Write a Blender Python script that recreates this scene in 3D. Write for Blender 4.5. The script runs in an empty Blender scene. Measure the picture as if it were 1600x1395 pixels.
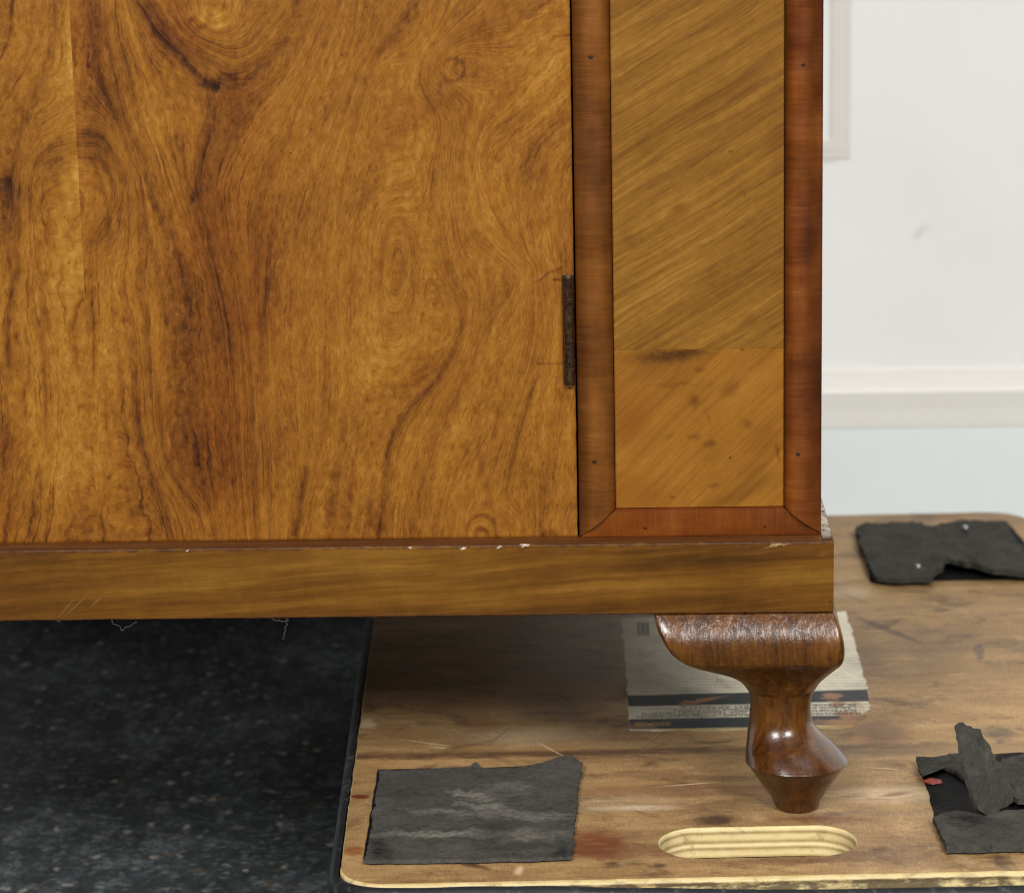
import bpy, bmesh, math, random
import numpy as np
from mathutils import Vector, Matrix, noise as mnoise
random.seed(4); rng = np.random.default_rng(4)
S = bpy.context.scene
COL = S.collection
rad = math.radians

# ------------------------------------------------------------------ camera
FPX, PITCH, ROLL, YAW = 4600.0, rad(13.58), rad(-1.175), rad(-1.92)
CAM = np.array([0.0535082, -1.59617, 0.6020625])
_f = np.array([math.sin(YAW)*math.cos(PITCH), math.cos(YAW)*math.cos(PITCH), -math.sin(PITCH)])
_r = np.array([math.cos(YAW), -math.sin(YAW), 0.0]); _u = np.cross(_r, _f)
R_ = math.cos(ROLL)*_r + math.sin(ROLL)*_u
U_ = -math.sin(ROLL)*_r + math.cos(ROLL)*_u
cam = bpy.data.objects.new('camera', bpy.data.cameras.new('camera')); COL.objects.link(cam)
cam.matrix_world = Matrix(((R_[0], U_[0], -_f[0], CAM[0]), (R_[1], U_[1], -_f[1], CAM[1]),
                           (R_[2], U_[2], -_f[2], CAM[2]), (0, 0, 0, 1)))
cam.data.sensor_width = 36; cam.data.lens = 36*FPX/1600
cam.data.clip_start = 0.05; cam.data.clip_end = 60
cam.data.dof.use_dof = True; cam.data.dof.focus_distance = 1.64; cam.data.dof.aperture_fstop = 11.5
S.camera = cam

def ray(px, py):
    return R_*(px-800)/FPX - U_*(py-697.5)/FPX + _f
def P(px, py, ax, val):                      # photo point -> world point on the plane axis=val
    d = ray(px, py); t = (val-CAM[ax])/d[ax]
    return CAM + t*d
def Pn(px, py, p0, n):
    d = ray(px, py); t = np.dot(np.array(p0)-CAM, n)/np.dot(d, n)
    return CAM + t*d

# ------------------------------------------------------------------ light
W = bpy.data.worlds.new('World'); S.world = W; W.use_nodes = True
W.node_tree.nodes['Background'].inputs[0].default_value = (0.86, 0.88, 0.90, 1)
W.node_tree.nodes['Background'].inputs[1].default_value = 0.035
S.view_settings.view_transform = 'Standard'; S.view_settings.look = 'None'
S.view_settings.exposure = 0.0; S.view_settings.gamma = 1.0
S.cycles.filter_width = 1.2
def area(name, loc, target, sx, sy, power, col):
    l = bpy.data.lights.new(name, 'AREA'); l.shape = 'RECTANGLE'; l.size = sx; l.size_y = sy
    l.energy = power; l.color = col
    o = bpy.data.objects.new(name, l); COL.objects.link(o)
    o.location = loc
    o.rotation_euler = (Vector(target)-Vector(loc)).to_track_quat('-Z', 'Y').to_euler()
    return o
area('window_light', (-2.9, -6.4, 5.1), (0.0, 0.3, 0.0), 2.3, 3.2, 750, (1.0, 0.992, 0.975))
area('window_light', (2.9, -6.4, 5.1), (0.0, 0.3, 0.0), 2.3, 3.2, 780, (1.0, 0.992, 0.975))
area('ceiling_light', (1.0, -0.4, 3.3), (0.9, 0.4, 0.0), 1.6, 1.2, 12, (0.97, 0.99, 1.0))

# ------------------------------------------------------------------ helpers
def lin(r, g, b, k=1.0):
    def f(c):
        c /= 255.0
        return c/12.92 if c <= 0.04045 else ((c+0.055)/1.055)**2.4
    return (f(r)*k, f(g)*k, f(b)*k, 1.0)

WK = (0.61, 0.625, 0.50, 1.0)                     # the old varnish deepens every timber alike
class NT:
    def __init__(s, name):
        s.m = bpy.data.materials.new(name); s.m.use_nodes = True
        s.t = s.m.node_tree; s.b = s.t.nodes['Principled BSDF']
        s._obj = None
    def n(s, typ, **kw):
        x = s.t.nodes.new(typ)
        for k, v in kw.items(): setattr(x, k, v)
        return x
    def put(s, sock, v):
        if v is None: return
        if isinstance(v, bpy.types.NodeSocket): s.t.links.new(v, sock)
        else:
            if isinstance(v, tuple) and len(v) == 3 and sock.type == 'RGBA': v = v+(1,)
            sock.default_value = v
    def math(s, op, a, b=None, c=None, clamp=False):
        x = s.n('ShaderNodeMath', operation=op, use_clamp=clamp)
        s.put(x.inputs[0], a); s.put(x.inputs[1], b); s.put(x.inputs[2], c)
        return x.outputs[0]
    def obj(s):
        if s._obj is None: s._obj = s.n('ShaderNodeTexCoord').outputs['Object']
        return s._obj
    def attr(s, name, vec=False):
        x = s.n('ShaderNodeAttribute', attribute_name=name)
        return x.outputs['Vector' if vec else 'Fac']
    def mapv(s, vec, scale=(1, 1, 1), loc=(0, 0, 0), rot=(0, 0, 0), typ='POINT'):
        x = s.n('ShaderNodeMapping', vector_type=typ)
        s.put(x.inputs['Vector'], vec); x.inputs['Scale'].default_value = scale
        x.inputs['Location'].default_value = loc; x.inputs['Rotation'].default_value = rot
        return x.outputs[0]
    def noise(s, vec, scale=1.0, detail=3, rough=0.55, dist=0.0, color=False):
        x = s.n('ShaderNodeTexNoise')
        s.put(x.inputs['Vector'], vec); x.inputs['Scale'].default_value = scale
        x.inputs['Detail'].default_value = detail; x.inputs['Roughness'].default_value = rough
        x.inputs['Distortion'].default_value = dist
        return x.outputs['Color' if color else 'Fac']
    def rng(s, v, a, b, c=0.0, d=1.0, smooth=False):
        x = s.n('ShaderNodeMapRange', interpolation_type='SMOOTHSTEP' if smooth else 'LINEAR')
        s.put(x.inputs[0], v)
        for i, q in enumerate((a, b, c, d)): x.inputs[i+1].default_value = q
        return x.outputs[0]
    def ramp(s, fac, stops):
        x = s.n('ShaderNodeValToRGB'); e = x.color_ramp.elements
        while len(e) < len(stops): e.new(0.5)
        for el, (p, c) in zip(e, stops): el.position = p; el.color = c if len(c) == 4 else c+(1,)
        s.put(x.inputs[0], fac)
        return x.outputs[0]
    def mix(s, fac, a, b, mode='MIX'):
        x = s.n('ShaderNodeMix', data_type='RGBA', blend_type=mode)
        s.put(x.inputs[0], fac); s.put(x.inputs[6], a); s.put(x.inputs[7], b)
        return x.outputs[2]
    def vadd(s, a, b, op='ADD'):
        x = s.n('ShaderNodeVectorMath', operation=op); s.put(x.inputs[0], a); s.put(x.inputs[1], b)
        return x.outputs[0]
    def comb(s, x, y, z=0.0):
        c = s.n('ShaderNodeCombineXYZ'); s.put(c.inputs[0], x); s.put(c.inputs[1], y); s.put(c.inputs[2], z)
        return c.outputs[0]
    def sep(s, v):
        c = s.n('ShaderNodeSeparateXYZ'); s.put(c.inputs[0], v); return c.outputs
    def blob(s, vec, c, size, rot=0.0, soft=0.5):     # ellipse mask with a ragged edge (vec already warped)
        m = s.mapv(vec, (size[0], size[1], 1e4), (c[0], c[1], 0), (0, 0, rot), 'TEXTURE')
        L = s.n('ShaderNodeVectorMath', operation='LENGTH'); s.put(L.inputs[0], m)
        return s.rng(L.outputs['Value'], 1.0-soft, 1.0+soft*0.3, 1.0, 0.0, True)
    def bump(s, h, strength=0.3, dist=0.001, normal=None):
        x = s.n('ShaderNodeBump'); x.inputs['Strength'].default_value = strength
        x.inputs['Distance'].default_value = dist; s.put(x.inputs['Height'], h)
        if normal is not None: s.put(x.inputs['Normal'], normal)
        return x.outputs[0]
    def out(s, color, rough=0.5, normal=None, coat=0.0, coat_rough=0.1, metal=0.0, spec=0.5):
        s.put(s.b.inputs['Base Color'], color); s.put(s.b.inputs['Roughness'], rough)
        if normal is not None:
            s.put(s.b.inputs['Normal'], normal)
        s.put(s.b.inputs['Coat Weight'], coat); s.put(s.b.inputs['Coat Roughness'], coat_rough)
        s.put(s.b.inputs['Metallic'], metal); s.put(s.b.inputs['Specular IOR Level'], spec)
        return s.m

def mesh_obj(name, verts, faces, mats, parent=None, smooth=False, attrs=None, midx=None):
    """one mesh object; verts are world points; parented objects share the root's offset"""
    root = np.zeros(3)
    q = parent
    while q is not None:
        root = root + np.array(q.location); q = q.parent
    v = np.asarray(verts, float) - root
    me = bpy.data.meshes.new(name); me.from_pydata(v.tolist(), [], faces)
    for m in (mats if isinstance(mats, (list, tuple)) else [mats]): me.materials.append(m)
    if midx is not None: me.polygons.foreach_set('material_index', midx)
    if smooth:
        me.polygons.foreach_set('use_smooth', [True]*len(me.polygons))
        if len(v) < 40000: me.set_sharp_from_angle(angle=rad(42))
    for k, a in (attrs or {}).items():
        at = me.attributes.new(k, 'FLOAT', 'POINT'); at.data.foreach_set('value', np.asarray(a, np.float32))
    me.update()
    o = bpy.data.objects.new(name, me); COL.objects.link(o)
    o.parent = parent
    return o
def from_bm(name, bm, mats, parent=None, smooth=False):
    bmesh.ops.recalc_face_normals(bm, faces=bm.faces)
    bm.verts.index_update()
    v = [tuple(x.co) for x in bm.verts]; f = [[x.index for x in p.verts] for p in bm.faces]
    mi = [p.material_index for p in bm.faces]; bm.free()
    return mesh_obj(name, v, f, mats, parent, smooth, None, mi)
def box_bm(bm, x0, x1, y0, y1, z0, z1, bev=0.0, seg=2):
    g = bmesh.ops.create_cube(bm, size=1.0)
    for v in g['verts']:
        v.co = ((x0+x1)/2+v.co.x*(x1-x0), (y0+y1)/2+v.co.y*(y1-y0), (z0+z1)/2+v.co.z*(z1-z0))
    if bev > 0:
        es = list({e for v in g['verts'] for e in v.link_edges})
        bmesh.ops.bevel(bm, geom=es, offset=bev, segments=seg, affect='EDGES', profile=0.6)
def box(name, x0, x1, y0, y1, z0, z1, mat, parent=None, bev=0.0, seg=2):
    bm = bmesh.new(); box_bm(bm, x0, x1, y0, y1, z0, z1, bev, seg)
    return from_bm(name, bm, mat, parent, False)
def thing(name, label, cat, loc):
    o = bpy.data.objects.new(name, None); COL.objects.link(o); o.location = loc
    o['label'] = label; o['category'] = cat; o.empty_display_size = 0.05
    return o

# ------------------------------------------------------------------ materials
def mat_plain(name, col, rough=0.5, spec=0.5, coat=0.0, metal=0.0, var=0.15, sc=60, bump=0.0):
    N = NT(name); n = N.noise(N.obj(), sc, 4, 0.6)
    c = N.mix(N.rng(n, 0.3, 0.7), tuple(x*(1-var) for x in col[:3]), tuple(x*(1+var) for x in col[:3]))
    return N.out(c, rough, N.bump(n, bump, 0.001) if bump else None, coat, 0.15, metal, spec)

def mat_walnut():                                  # figured veneer that follows the grain field stored on the sheet
    N = NT('figured_walnut')
    u, v = N.attr('grain'), N.attr('along')
    dark, tone, red, px = N.attr('dark'), N.attr('tone'), N.attr('red'), N.attr('across')
    iso = N.comb(px, v)
    w = N.math('MULTIPLY', N.math('SUBTRACT', N.noise(iso, 1/70, 3), 0.5), 15)
    uu = N.math('ADD', u, w)
    s1 = N.noise(N.comb(N.math('MULTIPLY', uu, 1/30), N.math('MULTIPLY', v, 1/700)), 1, 3, 0.6)
    s2 = N.noise(N.comb(N.math('MULTIPLY', uu, 1/13), N.math('MULTIPLY', v, 1/240), 3.0), 1, 3, 0.6)
    s3 = N.noise(N.comb(N.math('MULTIPLY', uu, 1/4.5), N.math('MULTIPLY', v, 1/40), 7.0), 1, 4, 0.65)
    pore = N.noise(N.comb(N.math('MULTIPLY', uu, 1/2.6), N.math('MULTIPLY', v, 1/16), 11.0), 1, 3, 0.6)
    mot = N.noise(N.mapv(iso, (1, 0.45, 1), rot=(0, 0, 0.5)), 1/11, 4, 0.65)
    wf = N.math('MULTIPLY_ADD', N.math('SUBTRACT', N.noise(iso, 1/14, 2), 0.5), 9, uu)
    fibre = N.noise(N.comb(N.math('MULTIPLY', wf, 1/2.8), N.math('MULTIPLY', v, 1/15), 17.0), 1, 3, 0.7)
    flow = N.rng(px, 260, 460, 1.0, 0.62, True)
    big = N.noise(iso, 1/130, 2)
    t = N.math('ADD', 0.56, tone)
    t = N.math('MULTIPLY_ADD', N.math('MULTIPLY', N.math('SUBTRACT', s1, 0.5), flow), 1.05, t)
    for s, k in ((s2, 0.34), (s3, 0.16), (mot, 0.56), (fibre, 0.75), (big, 0.42)):
        t = N.math('MULTIPLY_ADD', N.math('SUBTRACT', s, 0.5), k, t)
    ln = N.noise(N.comb(N.math('MULTIPLY', uu, 1/19), N.math('MULTIPLY', v, 1/800), 23.0), 1, 2, 0.5)
    ln = N.rng(N.math('ABSOLUTE', N.math('SUBTRACT', ln, 0.5)), 0.0, 0.035, 1, 0, True)
    brk = N.rng(N.noise(N.comb(N.math('MULTIPLY', uu, 1/30), N.math('MULTIPLY', v, 1/110), 31.0), 1, 2), .4, .65)
    t = N.math('SUBTRACT', t, N.math('MULTIPLY', N.math('MULTIPLY', ln, brk), N.math('MULTIPLY', flow, 0.34)))
    t = N.math('SUBTRACT', t, dark)
    t = N.math('SUBTRACT', t, N.rng(pore, 0.54, 0.74, 0, 0.20))
    t = N.math('MULTIPLY_ADD', N.math('SUBTRACT', t, .56), .80, .60)
    c = N.ramp(t, [(0.0, lin(44, 21, 7)), (0.22, lin(86, 45, 13)), (0.45, lin(127, 74, 22)),
                   (0.66, lin(156, 98, 31)), (0.86, lin(178, 122, 48)), (1.0, lin(196, 148, 78))])
    rn = N.math('ADD', red, N.rng(N.noise(iso, 1/90, 3), 0.5, 0.75, 0, 0.3))
    c = N.mix(N.math('MINIMUM', rn, 0.8), c, N.mix(1.0, c, (0.90, 0.70, 0.5, 1), 'MULTIPLY'))
    # dents and flecks
    c = N.mix(1.0, c, (0.625, 0.655, 0.56, 1), 'MULTIPLY')
    fl = N.noise(iso, 1/9, 1)
    c = N.mix(N.rng(fl, 0.74, 0.80, 0, 0.6), c, lin(60, 30, 11))
    sc1 = N.noise(N.mapv(iso, (1/2.2, 1/160, 1), rot=(0, 0, .35)), 1, 1); sc2 = N.noise(N.mapv(iso, (1/170, 1/2.0, 1), rot=(0, 0, .12)), 1, 1)
    c = N.mix(N.rng(sc1, .76, .82, 0, .2), c, lin(170, 128, 70))
    h = N.math('ADD', N.math('MULTIPLY', pore, -0.4), N.math('MULTIPLY', fibre, 0.3))
    return N.out(c, N.rng(mot, 0.3, 0.7, 0.36, 0.5), N.bump(h, 0.12, 0.0006), 0.04, 0.25, 0, 0.22)

def mat_stripe(name, ang, stops, sc=1.0, spots=(), seed=0.0, k=(0.9, 0.6, 0.4), plane='XZ', rough=0.42, wear=None, bend=0.0, coat=0.04, spec=0.22):
    """straight grained veneer: fibres run at `ang` in the face plane"""
    N = NT(name); x, y, z = N.sep(N.obj())
    a, b = {'XZ': (x, z), 'XY': (x, y), 'YZ': (y, z)}[plane]
    flat = N.comb(a, b)
    wv = N.noise(flat, 16, 2, 0.5)
    b2 = N.math('MULTIPLY_ADD', N.math('SUBTRACT', wv, 0.5), 0.006, b)
    if bend: b2 = N.math('MULTIPLY_ADD', N.math('MULTIPLY', a, a), bend, b2)
    ca, sa = math.cos(ang), math.sin(ang)
    al = N.math('ADD', N.math('MULTIPLY', a, ca), N.math('MULTIPLY', b2, sa))
    ac = N.math('SUBTRACT', N.math('MULTIPLY', b2, ca), N.math('MULTIPLY', a, sa))
    def st(f, l, sd): return N.noise(N.comb(N.math('MULTIPLY', ac, f*sc), N.math('MULTIPLY', al, l*sc), seed+sd), 1, 3, 0.62)
    s1, s2, s3 = st(90, 4, 0), st(280, 12, 3), st(900, 45, 6)
    mot = N.noise(flat, 190*sc, 4, 0.65); big = N.noise(flat, 22, 2)
    t = N.math('MULTIPLY_ADD', N.math('SUBTRACT', big, 0.5), 0.35, 0.5)
    for s, kk in ((s1, k[0]), (s2, k[1]), (s3, k[2]), (mot, 0.3)):
        t = N.math('MULTIPLY_ADD', N.math('SUBTRACT', s, 0.5), kk, t)
    c = N.ramp(t, stops)
    if spots:
        wp = N.vadd(flat, N.mapv(N.noise(flat, 130, 3, color=True), (0.006, 0.006, 0), (-0.003, -0.003, 0)))
        for (cx, cz, sx, sz, rot, col, amt) in spots:
            c = N.mix(N.math('MULTIPLY', N.math('MULTIPLY', N.blob(wp, (cx, cz), (sx*1.15, sz*1.15), rot, 0.9), amt*.8), N.rng(mot, .3, .6, .55, 1)), c, col)
    c = N.mix(1.0, c, WK, 'MULTIPLY')
    if wear: c = wear(N, c, flat)
    return N.out(c, rough, N.bump(s3, 0.12, 0.0005), coat, 0.2, 0, spec)

RED = [(0.1, lin(62, 25, 9)), (0.4, lin(104, 48, 16)), (0.65, lin(132, 66, 24)), (0.9, lin(158, 88, 38))]
GOLD = [(0.05, lin(90, 54, 17)), (0.35, lin(126, 81, 28)), (0.6, lin(150, 101, 38)), (0.9, lin(178, 130, 60))]

# ------------------------------------------------------------------ grain field for the door
def dens(pl, step=14.0):
    pl = np.array(pl, float); out = [pl[:1]]
    for a, b in zip(pl[:-1], pl[1:]):
        n = max(1, int(np.hypot(*(b-a))/step)); t = np.linspace(0, 1, n+1)[1:, None]
        out.append(a+(b-a)*t)
    return np.vstack(out)
def smooth_pl(pl, it=2):
    p = np.array(pl, float)
    for _ in range(it):                               # Chaikin
        if len(p) < 3: break
        q = np.empty((2*len(p)-2, 2)); q[0::2] = p[:-1]*0.75+p[1:]*0.25; q[1::2] = p[:-1]*0.25+p[1:]*0.75
        p = np.vstack([p[:1], q, p[-1:]])
    return p
class TPS:
    def __init__(s, pts, val, lam=2.0):
        s.p = np.array(pts)/100.0; n = len(s.p)
        K = s.k(s.p, s.p)+lam*1e-2*np.eye(n); Q = np.hstack([np.ones((n, 1)), s.p])
        A = np.block([[K, Q], [Q.T, np.zeros((3, 3))]])
        s.w = np.linalg.lstsq(A, np.concatenate([val, np.zeros(3)]), rcond=None)[0]
    def k(s, a, b):
        d = ((a[:, None, :]-b[None])**2).sum(-1); return 0.5*d*np.log(d+1e-9)
    def __call__(s, q):
        q = q/100.0; o = np.empty(len(q))
        for i in range(0, len(q), 8000):
            c = q[i:i+8000]; o[i:i+8000] = s.k(c, s.p)@s.w[:-3]+s.w[-3]+c@s.w[-2:]
        return o
def dist_pl(q, pl):
    best = np.full(len(q), 1e9); par = np.zeros(len(q)); n = len(pl)-1
    for i in range(n):
        a, b = pl[i], pl[i+1]; ab = b-a; L = (ab**2).sum()+1e-9
        t = np.clip(((q-a)@ab)/L, 0, 1); d = np.hypot(*(q-a-t[:, None]*ab).T)
        m = d < best; best[m] = d[m]; par[m] = (i+t[m])/n
    return best, par

RIGHT = [  # traced grain lines of the right leaf: (level, points)
 (175, [(113, -60), (118, 60), (123, 150)]),
 (150, [(127, 210), (145, 205), (163, 214), (178, 240), (194, 270), (203, 300), (201, 355), (197, 403), (190, 446), (206, 500), (210, 550), (213, 600), (216, 662), (226, 710), (245, 762), (258, 807), (270, 845)]),
 (112, [(138, 400), (141, 520), (143, 620), (146, 720), (150, 850)]),
 (130, [(162, 400), (170, 500), (176, 600), (184, 720), (200, 850)]),
 (205, [(160, -60), (163, 40), (175, 130), (196, 200), (214, 262), (236, 330), (242, 420), (250, 520), (246, 613), (252, 678), (260, 726), (281, 762), (303, 800), (315, 850)]),
 (245, [(185, -60), (190, 30), (215, 120), (240, 200), (262, 270), (285, 340), (305, 420), (315, 520), (325, 640), (338, 740), (350, 850)]),
 (225, [(232, 230), (250, 310), (264, 400), (276, 500), (284, 600), (291, 660), (300, 715), (318, 780), (335, 850)]),
 (300, [(203, -60), (208, 0), (226, 22), (245, 55), (280, 87), (310, 122), (326, 140), (330, 170), (334, 195), (322, 226), (313, 268), (318, 320), (345, 420), (365, 520), (372, 640), (375, 740), (385, 850)]),
 (312, [(350, 140), (377, 134), (400, 115), (420, 98), (452, 52), (470, 10), (490, -60)]),
 (345, [(262, -60), (258, 0), (274, 35), (297, 58), (339, 82), (371, 93), (403, 74), (435, 35), (458, -5), (470, -60)]),
 (385, [(290, 0), (300, 30), (325, 52), (350, 55), (375, 40), (390, 5)]),
 (425, [(325, 20), (340, 15)]),
 (410, [(556, -60), (535, 30), (500, 120), (470, 200), (440, 290), (420, 380), (415, 470), (420, 580), (425, 700), (428, 850)]),
 (455, [(620, -60), (590, 40), (550, 130), (515, 220), (490, 300), (470, 400), (462, 500), (470, 600), (474, 700), (468, 770), (458, 850)]),
 (500, [(668, -60), (650, 0), (621, 48), (589, 84), (560, 160), (535, 250), (515, 350), (508, 460), (507, 560), (502, 700), (480, 770), (468, 850)]),
 (540, [(680, 40), (640, 110), (610, 190), (580, 270), (555, 360), (545, 450), (540, 560), (538, 640), (536, 700), (522, 755), (511, 850)]),
 (585, [(592, 500), (590, 430), (600, 360), (621, 338), (642, 358), (650, 405), (648, 460), (630, 520), (604, 530), (592, 500)]),
 (625, [(606, 450), (610, 400), (622, 372), (634, 400), (632, 450), (618, 480), (606, 450)]),
 (585, [(724, 497), (708, 549), (676, 604), (631, 643), (611, 688), (602, 710), (602, 759), (592, 807), (589, 850)]),
 (600, [(700, 200), (690, 270), (690, 340), (705, 420), (730, 470), (724, 497)]),
 (650, [(780, 420), (760, 500), (735, 570), (700, 640), (670, 720), (655, 790), (650, 850)]),
 (700, [(830, 420), (812, 520), (790, 600), (750, 690), (720, 760), (700, 850)]),
 (765, [(893, 170), (870, 190), (843, 215), (824, 251), (814, 300), (822, 380), (850, 460), (848, 560), (815, 640), (795, 720), (780, 780)]),
 (830, [(905, 240), (880, 280), (872, 340), (878, 420), (885, 520), (875, 640), (860, 740), (850, 850)]),
 (690, [(900, 30), (840, 60), (790, 110), (750, 180), (730, 250), (745, 330)]),
 (620, [(820, -60), (760, 20), (700, 60), (672, 90), (670, 125), (690, 145)]),
 (700, [(706, 108), (710, 112)]),
 (790, [(752, 835), (752, 828)]),
 (745, [(727, 850), (730, 815), (752, 798), (774, 815), (778, 850)]),
]
LEFT = [
 (175, [(113, -60), (116, 60), (120, 150)]),
 (150, [(127, 212), (110, 215), (95, 220), (75, 228), (60, 247), (48, 275), (45, 310), (47, 380), (43, 430), (48, 497), (61, 526), (66, 565), (71, 613), (73, 662), (71, 710), (61, 740), (56, 790), (44, 850)]),
 (112, [(132, 380), (138, 520), (140, 700), (142, 850)]),
 (128, [(110, 255), (92, 285), (84, 330), (80, 400), (84, 480), (96, 560), (98, 680), (92, 770), (80, 850)]),
 (195, [(80, -60), (82, 30), (78, 90), (55, 140), (30, 190), (10, 260), (-5, 350)]),
 (215, [(48, -60), (50, 0), (51, 58), (36, 95), (10, 140), (-30, 190)]),
 (180, [(26, 420), (16, 462), (13, 500), (13, 560), (15, 620), (14, 700), (5, 760), (-2, 850)]),
 (205, [(18, 230), (15, 300), (5, 350), (-8, 420), (-15, 560), (-20, 850)]),
 (260, [(-60, 0), (-60, 300), (-60, 850)]),
]
# dark figure: (points, width px, strength)
DARKR = [
 ([(137, 240), (150, 262), (163, 300), (172, 350), (170, 400)], 4, .2), ([(150, 232), (168, 268), (184, 310), (186, 360)], 4, .2), ([(222, 330), (236, 380), (250, 430), (268, 470)], 5, .24), ([(262, 350), (278, 400), (292, 450), (300, 500)], 6, .22),
 ([(176, 130), (196, 190), (222, 250), (250, 310)], 5, .18), ([(196, 60), (222, 120), (248, 180), (268, 240)], 5, .16), ([(140, 20), (146, 80), (160, 140), (186, 190)], 4, .18), ([(176, 20), (186, 70), (206, 120)], 4, .14),
 ([(180, 520), (190, 600), (196, 680), (206, 740)], 3.5, .16), ([(228, 480), (232, 560), (236, 620)], 4, .2), ([(163, 580), (166, 660), (170, 720)], 3, .14), ([(196, 760), (206, 800), (212, 840)], 3, .16), ([(262, 640), (272, 700), (290, 750)], 4, .18),
 ([(440, 290), (424, 360), (420, 430)], 5, .12), ([(470, 330), (458, 420), (454, 520)], 4, .1), ([(520, 250), (500, 330), (492, 420)], 5, .1), ([(560, 180), (540, 260), (528, 340)], 5, .12), ([(480, 120), (460, 190), (440, 250)], 5, .12),
 ([(800, 470), (784, 540), (766, 600)], 5, .1), ([(840, 560), (820, 640), (800, 700)], 5, .1), ([(690, 640), (664, 720), (652, 800)], 5, .12), ([(560, 640), (556, 720), (544, 800)], 4, .12),
 ([(203, -60), (208, 0), (226, 22), (245, 55), (280, 87), (310, 122), (326, 133)], 7, 0.42),
 ([(222, 0), (246, 40), (262, 66)], 12, 0.25),
 ([(316, 128), (328, 133), (344, 137)], 10, 0.6), ([(326, 134), (350, 138), (377, 134), (413, 104), (452, 52), (470, 5)], 8, 0.24),
 ([(345, 130), (352, 124), (372, 120)], 8, 0.28),
 ([(258, 0), (274, 35), (297, 58), (339, 80), (371, 93), (403, 74), (435, 35), (458, -5)], 4, 0.22),
 ([(326, 134), (331, 170), (335, 195), (322, 226), (314, 268), (312, 300)], 8, 0.32),
 ([(318, 285), (310, 300), (300, 316)], 7, 0.3),
 ([(127, 212), (145, 205), (163, 216), (178, 240), (194, 270), (203, 300), (201, 355), (198, 403), (190, 446)], 5, 0.26),
 ([(128, 208), (142, 206), (152, 212)], 7, 0.25),
 ([(210, 200), (226, 245), (230, 280), (242, 323), (260, 360), (280, 392)], 5, 0.30),
 ([(190, 446), (206, 500), (211, 550), (213, 600), (216, 662), (226, 710), (245, 762), (258, 807), (270, 845)], 5.5, 0.36),
 ([(232, 735), (246, 775), (262, 820)], 9, 0.22),
 ([(242, 420), (255, 462), (261, 510)], 4, 0.25),
 ([(239, 562), (246, 613), (252, 678), (260, 726), (281, 762), (303, 800)], 4.5, 0.27),
 ([(160, 30), (163, 60), (176, 95)], 3, 0.18), ([(140, 95), (139, 108)], 3.5, 0.6), ([(138, 86), (140, 92)], 3, .3),
 ([(434, 390), (420, 440), (410, 500), (408, 560), (404, 620)], 6, 0.2), ([(405, 582), (404, 598)], 7, 0.3),
 ([(477, 725), (469, 785), (461, 840)], 6, 0.27), ([(505, 555), (500, 720), (476, 765), (460, 830)], 5, 0.12),
 ([(534, 630), (535, 694), (521, 749), (511, 845)], 7, 0.22),
 ([(724, 497), (708, 549), (676, 604), (631, 643), (611, 688), (602, 710), (602, 759), (592, 807), (589, 845)], 5, 0.26),
 ([(715, 540), (680, 570), (640, 600), (610, 612)], 14, 0.14), ([(575, 622), (572, 628)], 4, 0.35),
 ([(650, 0), (621, 48), (589, 84)], 7, 0.16), ([(470, 5), (455, 0)], 9, 0.3),
 ([(595, 430), (602, 355), (621, 339), (640, 355), (647, 403)], 4, 0.12), ([(622, 390), (628, 440), (616, 470)], 9, 0.14),
 ([(893, 172), (870, 190), (843, 213), (824, 251), (814, 290)], 8, 0.20), ([(880, 175), (850, 205)], 8, .12),
 ([(760, 640), (747, 710), (764, 768), (762, 800)], 6, 0.15), ([(740, 700), (720, 740)], 9, .12),
 ([(690, 110), (697, 94), (710, 91), (724, 98), (727, 112), (718, 126), (703, 128), (692, 120), (690, 110)], 3, 0.36),
 ([(708, 96), (716, 100), (718, 112), (706, 120), (700, 112)], 5, .16), ([(688, 128), (686, 150)], 2.5, .2),
 ([(727, 845), (731, 815), (752, 800), (772, 813), (777, 845)], 3.5, 0.28), ([(742, 842), (745, 829), (753, 826), (762, 830), (764, 842)], 3.5, 0.4),
 ([(590, 800), (590, 840)], 5, .25), ([(588, 806), (592, 812)], 5, .3),
 ([(826, 443), (838, 441), (850, 434), (858, 424), (868, 424), (886, 414)], 1.5, 0.42), ([(838, 568), (860, 569), (880, 568)], 1.6, 0.3),
 ([(862, 438), (878, 436)], 1.6, .4), ([(898, 785), (880, 812), (896, 830)], 9, .16), ([(845, 836), (860, 828), (872, 838)], 5, .3),
 ([(590, 300), (540, 330)], 10, .08), ([(660, 200), (640, 180), (655, 195)], 12, .12), ([(170, 742), (173, 746)], 5, .4),
 ([(232, 576), (240, 581)], 5, .3), ([(280, 508), (290, 515)], 7, .16), ([(896, 55), (880, 58)], 1.6, .4), ([(727, 235), (730, 240)], 4, .25),
]
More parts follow.
